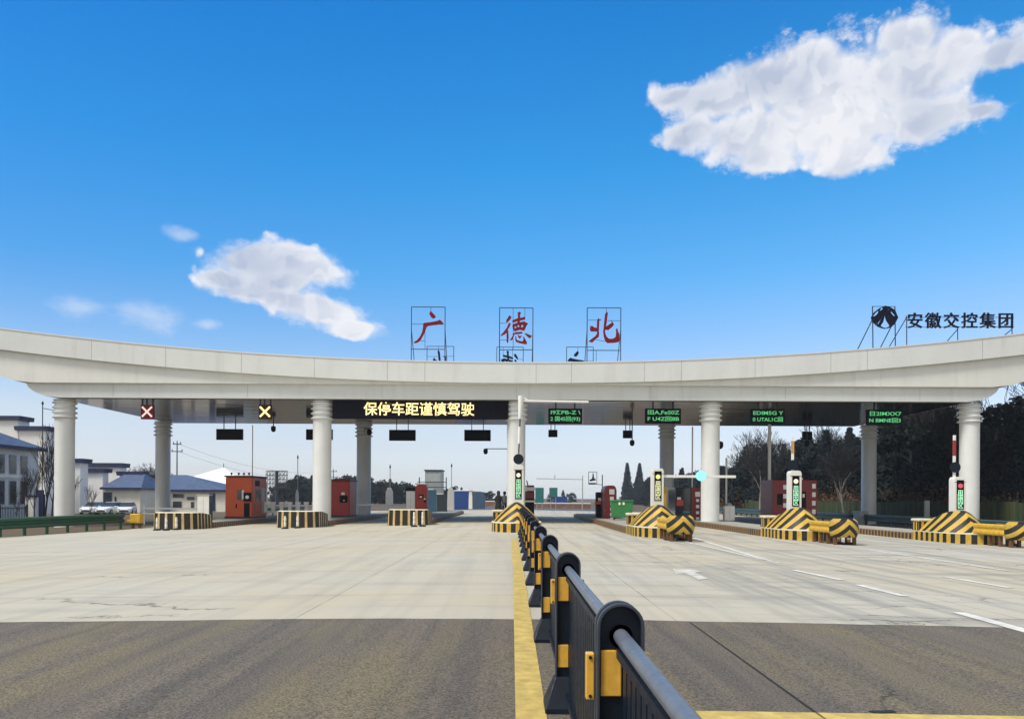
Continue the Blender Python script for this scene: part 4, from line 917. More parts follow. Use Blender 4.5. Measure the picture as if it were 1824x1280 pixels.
# ------------------------------------------------------------------ people on the central island
def person(label, loc, rz, hgt, mats, skirt, hair_long):
    t_ = thing('person', label, 'person', loc, None, rz); s = hgt / 1.70
    V = []; E = []; Rr = []
    def v(x, y, z, r, p=None):
        V.append((x * s, y * s, z * s)); Rr.append(r * s)
        if p is not None: E.append((p, len(V) - 1))
        return len(V) - 1
    pel = v(0, 0, .93, .135); ab = v(0, 0, 1.08, .125, pel); ch = v(0, .0, 1.28, .15, ab); nk = v(0, 0, 1.44, .06, ch); hd0 = v(0, -.01, 1.52, .075, nk); hd = v(0, -.015, 1.60, .095, hd0); v(0, -.01, 1.67, .06, hd)
    for sg in (-1, 1):
        sh = v(sg * .18, 0, 1.37, .065, ch); elb = v(sg * .24, .02, 1.10, .045, sh); wr = v(sg * (.20 if sg > 0 else .26), -.14, .93 if sg < 0 else 1.02, .03, elb); pa = v(sg * (.18 if sg > 0 else .26), -.20, .87 if sg < 0 else .99, .03, wr)
        bx_, by_, bz_ = V[pa]; bx_ /= s; by_ /= s; bz_ /= s
        for k in range(4): f1 = v(bx_ + (k - 1.5) * .019, by_ - .03, bz_ - .045, .009, pa); v(bx_ + (k - 1.5) * .02, by_ - .045, bz_ - (.075 + .01 * (k in (1, 2))), .008, f1)
        th = v(bx_ - sg * .03, by_ - .02, bz_ - .02, .010, pa); v(bx_ - sg * .035, by_ - .035, bz_ - .05, .009, th)
        hip = v(sg * .09, 0, .86, .095, pel); kn = v(sg * .10, -.02 * sg, .49, .062, hip); an = v(sg * .10, .03 * sg, .10, .042, kn); v(sg * .11, -.12 + .03 * sg, .035, .035, an)
    me = bpy.data.meshes.new('body'); me.from_pydata(V, E, []); o = bpy.data.objects.new('body', me); COL.objects.link(o)
    sk = o.modifiers.new('skin', 'SKIN'); sk.use_smooth_shade = True
    for i, r in enumerate(Rr): me.skin_vertices[0].data[i].radius = (r, r * .8 if i < 4 else r)
    me.skin_vertices[0].data[0].use_root = True
    o.modifiers.new('sub', 'SUBSURF').levels = 1; o.modifiers['sub'].render_levels = 1
    dg = bpy.context.evaluated_depsgraph_get(); dg.update(); m2 = bpy.data.meshes.new_from_object(o.evaluated_get(dg)); COL.objects.unlink(o); bpy.data.objects.remove(o)
    m2.name = 'body'
    for m in mats[:3]: m2.materials.append(m)          # skin, top, bottom
    for p in m2.polygons:
        z = sum(m2.vertices[i].co.z for i in p.vertices) / len(p.vertices) / s; y = sum(m2.vertices[i].co.y for i in p.vertices) / len(p.vertices) / s
        p.material_index = 0 if z > 1.44 or (y < -.15 and z > .7) else (1 if z > .90 else 2)
    b = bpy.data.objects.new('body', m2); COL.objects.link(b); b.parent = t_
    hp = [(.02, 1.73), (.075, 1.715), (.108, 1.66), (.115, 1.58), (.10, 1.50)] + ([(.12, 1.40), (.13, 1.30), (.09, 1.24)] if hair_long else [(.08, 1.49)])
    MB().lathe([(r * s, z * s) for r, z in reversed(hp)], (0, .025 * s, 0), 16).build('hair', mats[3], t_, True)
    fm = MB(); fm.sph((0, -.118 * s, 1.585 * s), .016 * s, (1, 1.2, 1.3)); fm.build('nose', mats[0], t_, True)
    fm = MB(); [fm.sph((sg * .035 * s, -.108 * s, 1.61 * s), .012 * s) for sg in (-1, 1)]; fm.cb((0, -.112 * s, 1.545 * s), (.045 * s, .01, .01)); fm.build('eyes_and_mouth', mats[3], t_)
    if skirt: MB().lathe([(.30 * s, .42 * s), (.24 * s, .62 * s), (.19 * s, .86 * s), (.165 * s, 1.05 * s), (.19 * s, 1.22 * s), (.17 * s, 1.36 * s)], (0, 0, 0), 20).build('coat', mats[1], t_, True)
    else: MB().lathe([(.185 * s, .88 * s), (.18 * s, 1.1 * s), (.2 * s, 1.25 * s), (.16 * s, 1.38 * s)], (0, 0, 0), 20).build('shirt', mats[1], t_, True)
SKIN = pm('skin', (.50, .30, .21), .6); BLK = pm('black_cloth', (.008, .008, .009), .85); HAIR = pm('black_hair', (.006, .005, .005), .6); WSH = pm('pale_shirt', (.62, .66, .64), .8); JEAN = pm('navy_trousers', (.02, .05, .11), .8)
q = P(888, 922, 49)
person('person with long black hair in a long black coat standing left of the central column', (q.x, 49, .33), R(160), 1.66, (SKIN, BLK, BLK, HAIR), True, True)
q = P(898.5, 910, 57); person('person in a pale shirt and navy trousers half hidden by the central column', (q.x, 57, .33), R(-20), 1.70, (SKIN, WSH, JEAN, HAIR), False, False)
# ------------------------------------------------------------------ median railing
NAVYM = pm('navy_grey_railing', (0.0045, 0.011, 0.022), .5, .0, .3, 6, dirt=.1, spec=.3); NAVYR = pm('railing_rim_highlight', (0.045, 0.055, 0.075), .42, .1, .15, 5); HRAIL = pm('grey_blue_handrail', (0.17, 0.19, 0.225), .35, .25, .12, 6)  # rim colour lightened to imitate the highlight on the post edges
AMBR = pm('amber_reflector', (0.86, 0.48, 0.07), .35, var=.14, scale=14, dirt=.35)
FX = .415; FY0 = 3.02; FS = 2.77; NP = 12
rail = thing('median_railing', 'long dark navy traffic railing with amber reflectors running down the yellow line', 'railing', (FX, FY0, 0))
def arch(w, h, n=14): return [(-w, 0), (w, 0)] + [(w * math.cos(math.pi * i / n), h - w + w * math.sin(math.pi * i / n)) for i in range(n + 1)]
def rail_post(y):
    o = arch(.090, 1.155); i = arch(.078, 1.143)
    post = MB().prism([(x, z) for x, z in i], -.020, .020); rim = MB()
    for sg, (ya, yb) in ((1, (-.048, -.020)), (1, (.020, .048))):   # raised rim both sides
        n = len(o)
        vs = [(x, ya, z) for x, z in o] + [(x, ya, z) for x, z in i] + [(x, yb, z) for x, z in o] + [(x, yb, z) for x, z in i]
        fs = []
        for k in range(n):
            j = (k + 1) % n
            fs += [(k, j, n + j, n + k), (2 * n + k, 3 * n + k, 3 * n + j, 2 * n + j), (k, 2 * n + k, 2 * n + j, j), (n + k, n + j, 3 * n + j, 3 * n + k)]
        rim.add(vs, fs)
    return post, rim
def make_post(y, first):
    p_, r_ = rail_post(y)
    for v in p_.v + r_.v: v.y += y
    post = p_.build('post', NAVYM, rail); r_.build('rim', NAVYR, post, bevel=.003)
    MB().add([(-.17, y - .17, .0), (.17, y - .17, 0), (.17, y + .17, 0), (-.17, y + .17, 0), (-.17, y - .17, .045), (.17, y - .17, .045), (.17, y + .17, .045), (-.17, y + .17, .045),
              (-.094, y - .055, .25), (.094, y - .055, .25), (.094, y + .055, .25), (-.094, y + .055, .25)],
             [(0, 3, 2, 1), (0, 1, 5, 4), (1, 2, 6, 5), (2, 3, 7, 6), (3, 0, 4, 7), (4, 5, 9, 8), (5, 6, 10, 9), (6, 7, 11, 10), (7, 4, 8, 11), (8, 9, 10, 11)]).build('foot', NAVYM, post, bevel=.008)
    for z0, z1 in ((.80, .975), (.315, .48)):
        MB().bx(-.074, .004, y - .034, y - .0205, z0, z1).build('reflector', AMBR, post, bevel=.004)
    for sg in (-1, 1): MB().bx(sg * .108 - .016, sg * .108 + .016, y + .03, y + .075, .77, .95).build('side_reflector', AMBR, post, bevel=.004)
    for sg in (-1, 1):
        for zz in (.785, .935): MB().cyl((sg * .108, y + .024, zz), (sg * .108, y + .031, zz), .007, n=8).build('screw', STEEL, post)
    for sg in (-1, 1): MB().cyl((0, y - .046, 1.03), (0, y - .0205, 1.03), .045, .040, n=20).build('rail_socket', HRAIL, post, True)
    return post
def make_bay(y):
    y0, y1 = y + .05, y + FS - .05; mb = MB()
    n = 25; st = (y1 - y0) / n
    for k in range(n): mb.bx(.006, .030, y0 + k * st + .012, y0 + (k + 1) * st - .012, .13, .985)
    mb.bx(-.022, .022, y0, y1, .10, .145); mb.bx(-.018, .018, y0, y1, .95, .985)
    pnl = mb.build('slat_panel', NAVYM, rail)
    MB().cyl((0, y + .0205, 1.03), (0, y + FS - .021, 1.03), .029, n=20).build('handrail', HRAIL, rail, True)
for k in range(-1, NP):
    make_post(k * FS, k == 0)
    if k < NP - 1: make_bay(k * FS)
# ------------------------------------------------------------------ roadside guardrails
GRNR = pm('dark_green_guardrail', (0.008, 0.075, 0.035), .4, .0, .2, 2, dirt=.2); TEAL = pm('teal_guardrail', (0.012, 0.06, 0.065), .4, .0, .2, 2, dirt=.2)
def guardrail(name, pts, label, mat, z0, h, every, side=1):
    a = pts[0]; t_ = thing(name, label, 'guardrail', (a[0], a[1], gz(a[0])))
    o = t_.location; path = []
    for (xa, ya), (xb, yb) in zip(pts[:-1], pts[1:]):
        for k in range(8): f = k / 8; x = xa + (xb - xa) * f; y = ya + (yb - ya) * f; path.append((x - o.x, y - o.y, gz(x) - o.z))
    x, y = pts[-1]; path.append((x - o.x, y - o.y, gz(x) - o.z))
    mb = MB(); wbeam(mb, path if side == 1 else path[::-1], z0, h, .085); m = mb.build('beam', mat, t_, True, angle=15); s_ = m.modifiers.new('solid', 'SOLIDIFY'); s_.thickness = .008
    acc = every * .5
    for (xa, ya, ga), (xb, yb, gb) in zip(path[:-1], path[1:]):
        L = math.hypot(xb - xa, yb - ya)
        while acc < L:
            f = acc / L; x = xa + (xb - xa) * f; y = ya + (yb - ya) * f; g = ga + (gb - ga) * f
            d = Vector((xb - xa, yb - ya, 0)).normalized(); n = Vector((d.y, -d.x, 0)) * (-.09 * side)
            MB().cyl((x + n.x, y + n.y, g - .1), (x + n.x, y + n.y, g + z0 + h * .9), .075, n=10).build('post', mat, t_, True); acc += every
        acc -= L
    return t_
ga, gb_ = G(20, 955), G(220, 941); dv = (gb_ - ga)
guardrail('guardrail', [(ga.x - dv.x * 1.6, ga.y - dv.y * 1.2), (ga.x - dv.x * .5, ga.y - dv.y * .45), (ga.x, ga.y), (gb_.x, gb_.y)], 'dark green three beam guardrail in front of the far left column', GRNR, .34, .52, 1.6)
q = G(240, 941); t_ = thing('guardrail_terminal', 'yellow end block past the dark green guardrail on the left', 'guardrail end', (q.x, q.y, q.z))
MB().bx(-.3, .3, 0, .45, .3, .85).build('block', CUSHY, t_, bevel=.05); MB().bx(-.62, -.301, .05, .4, .34, .5).build('beam_stub', CUSHY, t_, bevel=.02)
for sx in (-.2, .2): MB().bx(sx - .06, sx + .06, .12, .28, -.05, .299).build('leg', RUST, t_)
guardrail('guardrail', [(-24.6, 70), (-24.2, 92)], 'dark guardrail behind the white two rail gate on the left', GRNR, .34, .5, 3)
guardrail('guardrail', [(26.6, 38), (26.5, 50), (26.5, 59.0)], 'dark teal guardrail at the far right behind the rightmost hump', TEAL, .34, .5, 2, -1)
guardrail('guardrail', [(26.5, 60.2), (26.5, 78), (26.5, 100)], 'dark teal guardrail behind the wide red booth and the second hump from right', TEAL, .34, .5, 2, -1)
t_ = thing('guardrail_end_box', 'pale grey metal box joining the two right guardrails', 'guardrail end', (26.45, 59.1, gz(26.45)))
MB().bx(-.36, .36, 0, 1.0, -.05, 1.02).build('box', pm('pale_grey_box', (.36, .38, .37), .5, dirt=.2), t_, bevel=.03); MB().bx(-.39, .39, -.02, 1.02, 1.021, 1.06).build('cap', GREYM, t_)
q = P(1651, 910, 58); t_ = thing('marker_post', 'plain pale concrete marker post left of the red lamp cabinet', 'post', (q.x, 58, gz(q.x)))
MB().bx(-.17, .17, -.1, .1, -.05, P(1651, 891, 58).z - gz(q.x)).build('shaft', pm('pale_post', (.5, .5, .48), .7, dirt=.2), t_, bevel=.02)
# mesh fence on the right verge
def weave(name, ca, cb):
    m = bpy.data.materials.new(name); m.use_nodes = True; nt = m.node_tree; b = nt.nodes['Principled BSDF']; t = NT(nt); p = t.n('ShaderNodeTexCoord').outputs['Object']
    n = t.noise(t.vm('MULTIPLY', p, (1, 3.0, .25)), 1.0, 5, .65)
    t.put(b.inputs['Base Color'], t.mix(t.mr(n, .35, .68), ca, cb)); b.inputs['Roughness'].default_value = .9
    return m
WEAVE = weave('olive_screen', (.012, .022, .008), (.07, .085, .018)); POSTG = pm('green_fence_post', (.02, .06, .03), .6)
fence = thing('screen_fence', 'olive green screen fence in front of the wood on the right', 'fence', (31.5, 46, gz(31.5)))
for i in range(20):
    y = i * 3.0
    MB().bx(-.03, .03, y + .06, y + 2.94, .05, 1.85 + .06 * math.sin(i * 1.7)).build('screen_panel', WEAVE, fence)
    MB().cyl((0, y, -.1), (0, y, 2.0), .05, n=8).build('fence_post', POSTG, fence)
# ------------------------------------------------------------------ trees
def leaf_mat(name, a, b, c):
    m = bpy.data.materials.new(name); m.use_nodes = True; nt = m.node_tree; bs = nt.nodes['Principled BSDF']; t = NT(nt)
    p = t.n('ShaderNodeTexCoord').outputs['Object']; oi = t.n('ShaderNodeObjectInfo').outputs['Random']
    n = t.mr(t.noise(p, .9, 4, .6), .35, .65); n2 = t.mr(t.noise(p, 7, 2, .6), .4, .7)
    col = t.mix(t.m('MULTIPLY', n2, .6), t.mix(n, a, b), c)
    col = t.mix(t.m('MULTIPLY', oi, .55), col, tuple(x * .5 for x in b))
    t.put(bs.inputs['Base Color'], col); bs.inputs['Roughness'].default_value = .75; bs.inputs['Specular IOR Level'].default_value = .2
    return m
DKLEAF = leaf_mat('dark_evergreen_leaves', (.007, .013, .016), (.014, .025, .024), (.030, .042, .028)); BLLEAF = leaf_mat('blue_dark_needles', (.007, .014, .019), (.013, .025, .028), (.022, .036, .033))
BRLEAF = leaf_mat('dry_brown_leaves', (.085, .036, .017), (.12, .060, .025), (.075, .07, .03)); GRLEAF = leaf_mat('rough_green_leaves', (.02, .035, .01), (.05, .065, .018), (.10, .09, .03)); HZLEAF = leaf_mat('woodland_leaves', (.010, .018, .014), (.020, .032, .022), (.04, .05, .03))
BARK = pm('dark_bark', (.030, .026, .024), .9, var=.3, scale=6); PALEB = pm('pale_bark', (.22, .20, .17), .85, var=.3, scale=6); TWIG = pm('twigs', (.022, .018, .018), .9)
def rnd_leaf(mb, c, r, size, rng, flat=1.0):
    while True:
        d = Vector((rng.uniform(-1, 1), rng.uniform(-1, 1), rng.uniform(-1, 1)))
        if .05 < d.length <= 1: break
    q = Vector(c) + Vector((d.x * r, d.y * r, d.z * r * flat))
    a = Vector((rng.gauss(0, 1), rng.gauss(0, 1), rng.gauss(0, .7))).normalized(); b = a.orthogonal().normalized(); s = size * rng.uniform(.6, 1.3)
    b = (b * math.cos(rng.uniform(0, 6)) + a.cross(b) * math.sin(rng.uniform(0, 6))).normalized()
    e = a.cross(b)
    mb.add([q - b * s, q + e * s * .55, q + b * s, q - e * s * .55], [(0, 1, 2, 3)])
def broad_tree(seed, h, spread, leafm, n=2600, size=.24, base=.16):
    rng = random.Random(seed); tr = MB(); cr = MB()
    tr.cyl((0, 0, -.3), (0, 0, h * .3), .20, .15, 9); lean = Vector((rng.uniform(-.5, .5), rng.uniform(-.5, .5), 0))
    tr.cyl((0, 0, h * .3), (lean.x, lean.y, h * .78), .15, .05, 8)
    blobs = []
    for k in range(24):
        f = rng.uniform(base, .95); rr = spread * (1 - abs(f - .45) * 1.15) * rng.uniform(.35, 1.0); an = rng.uniform(0, 6.28)
        c = Vector((math.cos(an) * rr, math.sin(an) * rr, h * f)); blobs.append((c, rng.uniform(.16, .30) * spread + .35))
        tr.cyl((lean.x * .5, lean.y * .5, h * max(.2, f - .2)), c, .055, .02, 5)
    for k in range(n):
        c, r = rng.choice(blobs); rnd_leaf(cr, c, r, size, rng, .8)
    return tr, cr
def conifer(seed, h, r0, n=2600, size=.2):
    rng = random.Random(seed); tr = MB().cyl((0, 0, -.3), (0, 0, h * .98), .19, .02, 8); cr = MB()
    for k in range(n):
        f = rng.random() ** 1.4; z = h * (.06 + .93 * f); tier = .72 + .28 * abs(math.sin(z * 2.6 + seed)); rr = (r0 * (1 - f) ** .85 + .06) * tier; an = rng.uniform(0, 6.28)
        q = rr * rng.uniform(.35, 1.0) ** .5; droop = .18 * q
        rnd_leaf(cr, (math.cos(an) * q, math.sin(an) * q, z - droop), .22, size, rng, .6)
    return tr, cr
def bare_tree(seed, h, spread=.42, levels=5, r0=.24, up=.75):
    rng = random.Random(seed); tr = MB(); cr = MB()
    def grow(p, d, L, r, lv):
        segs = 3 if lv < 3 else 2
        for k in range(segs):
            d = (d + Vector((rng.gauss(0, .10), rng.gauss(0, .10), rng.gauss(.04, .06)))).normalized()
            q = p + d * L / segs; r2 = max(.016 if r0 > .1 else .007, r * (.88 if k < segs - 1 else .76))
            (tr if lv < 2 else cr).cyl(p, q, r, r2, 6 if lv < 2 else (4 if lv < 4 else 3), caps=False)
            p = q; r = r2
            if lv < levels and k > 0 or lv == 0 and k == 1:
                for j in range(2 if lv > 0 else 3):
                    an = rng.uniform(0, 6.28); side = Vector((math.cos(an), math.sin(an), rng.uniform(.1, .7)))
                    grow(p, (d * up + side * spread * 1.3).normalized(), L * rng.uniform(.55, .78), r * .62, lv + 1)
        if lv < levels: grow(p, d, L * .72, r * .85, lv + 1)
    grow(Vector((0, 0, -.3)), Vector((0, 0, 1)), h * .36, r0, 0)
    zmax = max(v.z for v in cr.v); k = h / zmax
    for m in (tr, cr):
        for v in m.v: v *= k
    return tr, cr
def proto(name, cat, tc_, barkm, leafm, crown='crown'):
    t_ = bpy.data.objects.new(name, None); COL.objects.link(t_); t_['category'] = cat
    tc_[0].build('trunk', barkm, t_, True); tc_[1].build(crown, leafm, t_, crown == 'branches'); return t_
FREE = {}
def plant_tree(key, x, y, label, group, rz=0, sc=1.0, z=None):
    o = PROTO[key]
    if key not in FREE: FREE[key] = 1
    else: o = dup(o, (0, 0, 0))
    o.location = (x, y, gz(x) if z is None else z); o.rotation_euler.z = rz; o.scale = (sc, sc, sc) if not hasattr(sc, '__len__') else sc
    o['label'] = label
    if group: o['group'] = group
    elif 'group' in o: del o['group']
    return o
PROTO = {}
for i in range(3): PROTO['e%d' % i] = proto('evergreen_tree', 'tree', broad_tree(11 + i, 9.0, 3.0 + .4 * i, DKLEAF, 6500, .23, .06), BARK, DKLEAF)
for i in range(2): PROTO['c%d' % i] = proto('conifer_tree', 'tree', conifer(31 + i, 10.5, 1.9 + .3 * i, 4200), BARK, BLLEAF)
for i in range(3): PROTO['b%d' % i] = proto('bare_tree', 'tree', bare_tree(51 + i, 12.0, (.36, .45, .40)[i]), BARK, TWIG, 'branches')
PROTO['p0'] = proto('pale_bare_tree', 'tree', bare_tree(77, 8.0, .40, 4, .12), PALEB, TWIG, 'branches')
PROTO['s0'] = proto('bare_sapling', 'tree', bare_tree(81, 5.0, .30, 3, .05, 1.0), BARK, TWIG, 'branches')
for i in range(2): PROTO['d%d' % i] = proto('distant_tree', 'tree', broad_tree(91 + i, 7.0, 2.8, HZLEAF, 1300, .34, .05), BARK, HZLEAF)
rng = random.Random(5)
GW = 'trees of the dense wood on the right'
for row, (xr, y0, y1, st) in enumerate(((36.5, 55, 150, 4.0), (41, 58, 230, 4.0), (47, 64, 330, 6.0), (56, 74, 380, 9))):
    y = y0; k = row
    while y < y1:
        x = xr + rng.uniform(-1.3, 1.3); px = HX + x / y * F
        tall = 1.0 if px > 1600 else .82
        kind = rng.choice(['e0', 'e1', 'e2', 'e0', 'e1', 'c0', 'e2', 'b0', 'b2', 'b1'] if row < 2 else ['e0', 'e1', 'e2', 'c0', 'c1', 'e2', 'b0', 'b2'])
        if y > 150: kind = rng.choice(['e0', 'e1', 'c0', 'c1', 'e2', 'c0'])
        lab = {'e': 'dense dark evergreen tree in the wood on the right', 'c': 'dark pointed conifer in the wood on the right', 'b': 'tall bare tree with lacy twigs in the wood on the right'}[kind[0]]
        sc = rng.uniform(.85, 1.12) * tall * (1.12 if row > 1 else 1.0)
        if kind[0] == 'b': sc *= 1.12 if px > 1330 else .62
        if 1330 < px < 1640: sc *= 1.18
        plant_tree(kind, x, y, lab, GW, rng.uniform(0, 6.28), (sc * 1.05, sc * 1.05, sc)); y += st * rng.uniform(.75, 1.25)
for (px, Y, s, l) in ((1117, 300, 1.22, 'left one of two tall pointed conifers beyond the green bin'), (1139, 290, 1.18, 'right one of two tall pointed conifers beyond the green bin')):
    plant_tree('c0', (px - HX) / F * Y, Y, l, None, px, (s * 1.3, s * 1.3, s * 1.25))
for (px, Y, l) in ((1352, 88, 'slim bare tree left of the tall white pole'), (1505, 70, 'leaning pale bare tree left of the right rear column'), (1797, 62, 'pale barked bare tree behind the far right column'), (1312, 120, 'small bare tree with upright twigs right of the fourth front column')):
    plant_tree('p0', (px - HX) / F * Y, Y, l, None, px, 1.0 if Y < 80 else 1.15)
# undergrowth along the foot of the wood
def scrub(name, mat, zones, seed, size=.16):
    rng = random.Random(seed); mb = MB()
    for (xa, xb, ya, yb, n, h) in zones:
        for k in range(n):
            x, y = rng.uniform(xa, xb), rng.uniform(ya, yb); hh = h * rng.uniform(.4, 1.0); g = gz(x)
            for j in range(60): rnd_leaf(mb, (x + rng.gauss(0, .35), y + rng.gauss(0, .5), g + hh * rng.random()), .35, size, rng)
    return setting(mb.build(name, mat), 'stuff')
scrub('dry_undergrowth', BRLEAF, [(32.2, 34.5, 60, 84, 120, 3.3), (32.5, 36, 84, 125, 120, 3.9), (33, 36, 46, 60, 40, 2.6)], 3)
scrub('green_undergrowth', GRLEAF, [(32.3, 36, 48, 90, 110, 2.3), (33, 40, 90, 200, 120, 2.6)], 4)
# far tree line, left and centre
GL = 'far bluish trees along the horizon'
FAR = [(505, 862, 190), (522, 853, 185), (541, 858, 190), (556, 850, 200), (622, 850, 200), (636, 847, 195), (668, 862, 210), (683, 857, 205), (706, 862, 210), (722, 860, 215), (738, 866, 215), (789, 872, 220), (806, 868, 220), (822, 871, 230), (843, 874, 230), (856, 877, 240), (872, 876, 250), (985, 878, 320), (1003, 875, 300), (1018, 878, 330), (600, 856, 205), (574, 857, 205), (651, 853, 205), (695, 856, 220), (540, 850, 215),
       (488, 866, 230), (514, 858, 240), (532, 855, 235), (548, 856, 240), (566, 853, 230), (585, 854, 240), (611, 851, 235), (629, 852, 240), (643, 851, 235), (660, 857, 240), (676, 860, 240), (690, 862, 235), (714, 865, 240), (730, 864, 245), (748, 867, 240), (764, 869, 245), (780, 872, 240), (798, 873, 250)]
for i, (px, top, Y) in enumerate(FAR):
    top_zv = P(px, top, Y).z; x = P(px, top, Y).x; s = (top_zv + .6) / 6.6
    key = 'd%d' % (i % 2) if i % 5 != 3 else 'c1'; k = 1.25
    if key == 'c1': s = (top_zv + 1.2) / 10.5; k = 1.5
    plant_tree(key, x, Y, ('dark pointed tree of the far tree line behind the left lanes' if key == 'c1' else 'rounded tree of the far tree line behind the left lanes') if px < 900 else 'small tree on the horizon behind the far road', GL, i * 1.3, (s * k, s * k, s), -.6)
for i, (px, top, Y) in enumerate(((228, 828, 135), (250, 832, 135), (272, 824, 138), (296, 832, 138))):
    q = P(px, top, Y); s = (q.z + .6) / 12
    plant_tree('b%d' % (i % 3), q.x, Y, 'bare brown tree behind the blue roofed buildings', 'bare trees behind the low buildings', i, (s * 1.2, s * 1.2, s), -.6)
for (px, top, Y, l, key) in ((42, 828, 62, 'thin bare sapling before the tall windows, leftmost', 's0'), (62, 815, 61, 'thin bare sapling before the two storey house corner', 's0'), (80, 745, 66, 'tall sparse bare tree left of the far left column', 's0'), (93, 775, 70, 'sparse bare tree touching the far left column', 's0'), (122, 832, 75, 'bare tree just right of the far left column', 's0'), (160, 862, 74, 'bare sapling behind the parked white cars', 's0'), (28, 865, 60, 'low bare sapling at the left picture edge', 's0')):
    q = P(px, top, Y); s = (q.z + .6) / {'s': 5, 'b': 12}[key[0]]
    plant_tree(key, q.x, Y, l, None, px, (s * .9, s * .9, s), -.6)
# ------------------------------------------------------------------ buildings on the left
WWALL = pm('whitewashed_wall', (.84, .83, .80), .8, var=.08, scale=.5, dirt=.2); CWALL = pm('cream_wall', (.80, .77, .66), .8, var=.08, scale=.5, dirt=.2); NCAP = pm('navy_tile_cap', (.012, .018, .075), .6, var=.25, scale=3)
def tile_mat():
    m = bpy.data.materials.new('blue_grey_roof_tiles'); m.use_nodes = True; nt = m.node_tree; b = nt.nodes['Principled BSDF']; t = NT(nt); p = t.n('ShaderNodeTexCoord').outputs['Object']; s = t.n('ShaderNodeSeparateXYZ', (p,))
    w = t.m('FRACT', t.m('ADD', t.m('DIVIDE', t.m('ADD', s.outputs[0], s.outputs[1]), .42), 80)); c = t.mix(t.mr(t.noise(p, 1.5, 5), .3, .7), (.05, .08, .16), (.10, .14, .24))
    t.put(b.inputs['Base Color'], t.mix(t.mr(w, 0, .25, .6, 0), c, (.02, .03, .06))); b.inputs['Roughness'].default_value = .6
    return m
TILE = tile_mat(); WGL = pm('window_glass_dark', (.02, .026, .04), .12, spec=.8); WFR = pm('window_frame_grey', (.30, .31, .32), .6)
gl = gz(-46)
h1 = thing('two_storey_house', 'white two storey house with navy hipped roof and tall windows at the left edge', 'house', (-47.5, 60, gl))
ez = 5.95 - gl
MB().bx(-4, 3.5, -16, 13, -.2, ez).build('wall', WWALL, h1)
MB().add([(-4.6, -16.6, ez), (4.0, -16.6, ez), (4.0, 13.5, ez), (-4.6, 13.5, ez), (-.3, -12, ez + 2.1), (-.3, 9.0, ez + 2.1), (-4.6, -16.6, ez - .22), (4.0, -16.6, ez - .22), (4.0, 13.5, ez - .22), (-4.6, 13.5, ez - .22)],
         [(0, 1, 4), (1, 2, 5, 4), (2, 3, 5), (3, 0, 4, 5), (6, 7, 1, 0), (7, 8, 2, 1), (8, 9, 3, 2), (9, 6, 0, 3), (9, 8, 7, 6)]).build('roof', TILE, h1)
MB().bx(3.93, 4.06, -16.6, 13.56, ez - .30, ez - .02).build('eaves_board', NCAP, h1)
for i, yy in enumerate((4.4, 6.0, 7.6, 9.2, 10.8)):
    for za, zb in ((4.1, 5.75), (1.4, 3.5)):
        f_ = MB().bx(3.47, 3.56, yy - .5, yy + .5, za, zb).build('window', WFR, h1); MB().bx(3.55, 3.575, yy - .42, yy + .42, za + .08, zb - .08).build('pane', WGL, f_)
MB().bx(3.49, 3.62, -10, 13, 3.7, 3.86).build('string_course', WWALL, h1)
def gable_wall(px0, px1, pyt, Y, depth, label, mats=(WWALL, NCAP), name='stepped_gable_house', wins=(), zb=-.62, more=()):
    a, b = P(px0, pyt, Y), P(px1, pyt, Y); t_ = thing(name, label, 'house', ((a.x + b.x) / 2, Y, zb)); w = b.x - a.x
    MB().bx(-w / 2, w / 2, 0, depth, -.1, a.z - zb).build('wall', mats[0], t_)
    ch = max(.35, 7.5 * Y / F)
    MB().prism([(-w / 2 - .35, a.z - zb + .002), (w / 2 + .35, a.z - zb + .002), (w / 2 + .45, a.z - zb + ch), (-w / 2 - .45, a.z - zb + ch)], -.3, depth + .3).build('tile_cap', mats[1], t_)
    for (p0, q0, p1, q1, m) in wins:
        u, v = P(p0, q0, Y), P(p1, q1, Y); f_ = MB().bx(u.x - t_.location.x, v.x - t_.location.x, -.05, .05, v.z - zb, u.z - zb).build('window' if m is WGL else 'door', WFR, t_); MB().bx(u.x - t_.location.x + .06, v.x - t_.location.x - .06, -.07, -.045, v.z - zb + .06, u.z - zb - .06).build('pane', m, f_)
    for (p0, q0, p1, d2) in more:
        u, v = P(p0, q0, Y), P(p1, q0, Y); x0, x1, z1 = u.x - t_.location.x, v.x - t_.location.x, u.z - zb
        MB().bx(x0, x1, .1, d2, -.1, z1).build('lower_wall', mats[0], t_); MB().prism([(x0 - .3, z1 + .002), (x1 + .3, z1 + .002), (x1 + .4, z1 + ch), (x0 - .4, z1 + ch)], -.2, d2 + .3).build('tile_cap', mats[1], t_)
    return t_
gable_wall(-70, 32, 747.5, 92, 2.2, 'tallest white stepped gable with navy cap at the left edge', more=((32.2, 766, 80, 2.0),))
gable_wall(70, 143, 823.5, 98, 1.8, 'white gable with navy cap behind the far left column', more=((70, 872, 97, 3),), wins=((84, 893, 99, 908, WGL),))
gable_wall(147, 213, 831.5, 112, 2, 'white stepped gable with two navy caps above the parked cars', more=())
gable_wall(142, 183, 841, 106, 1.5, 'low white gable with navy cap before the taller stepped gable')
NDOOR = pm('navy_door', (.012, .016, .07), .5)
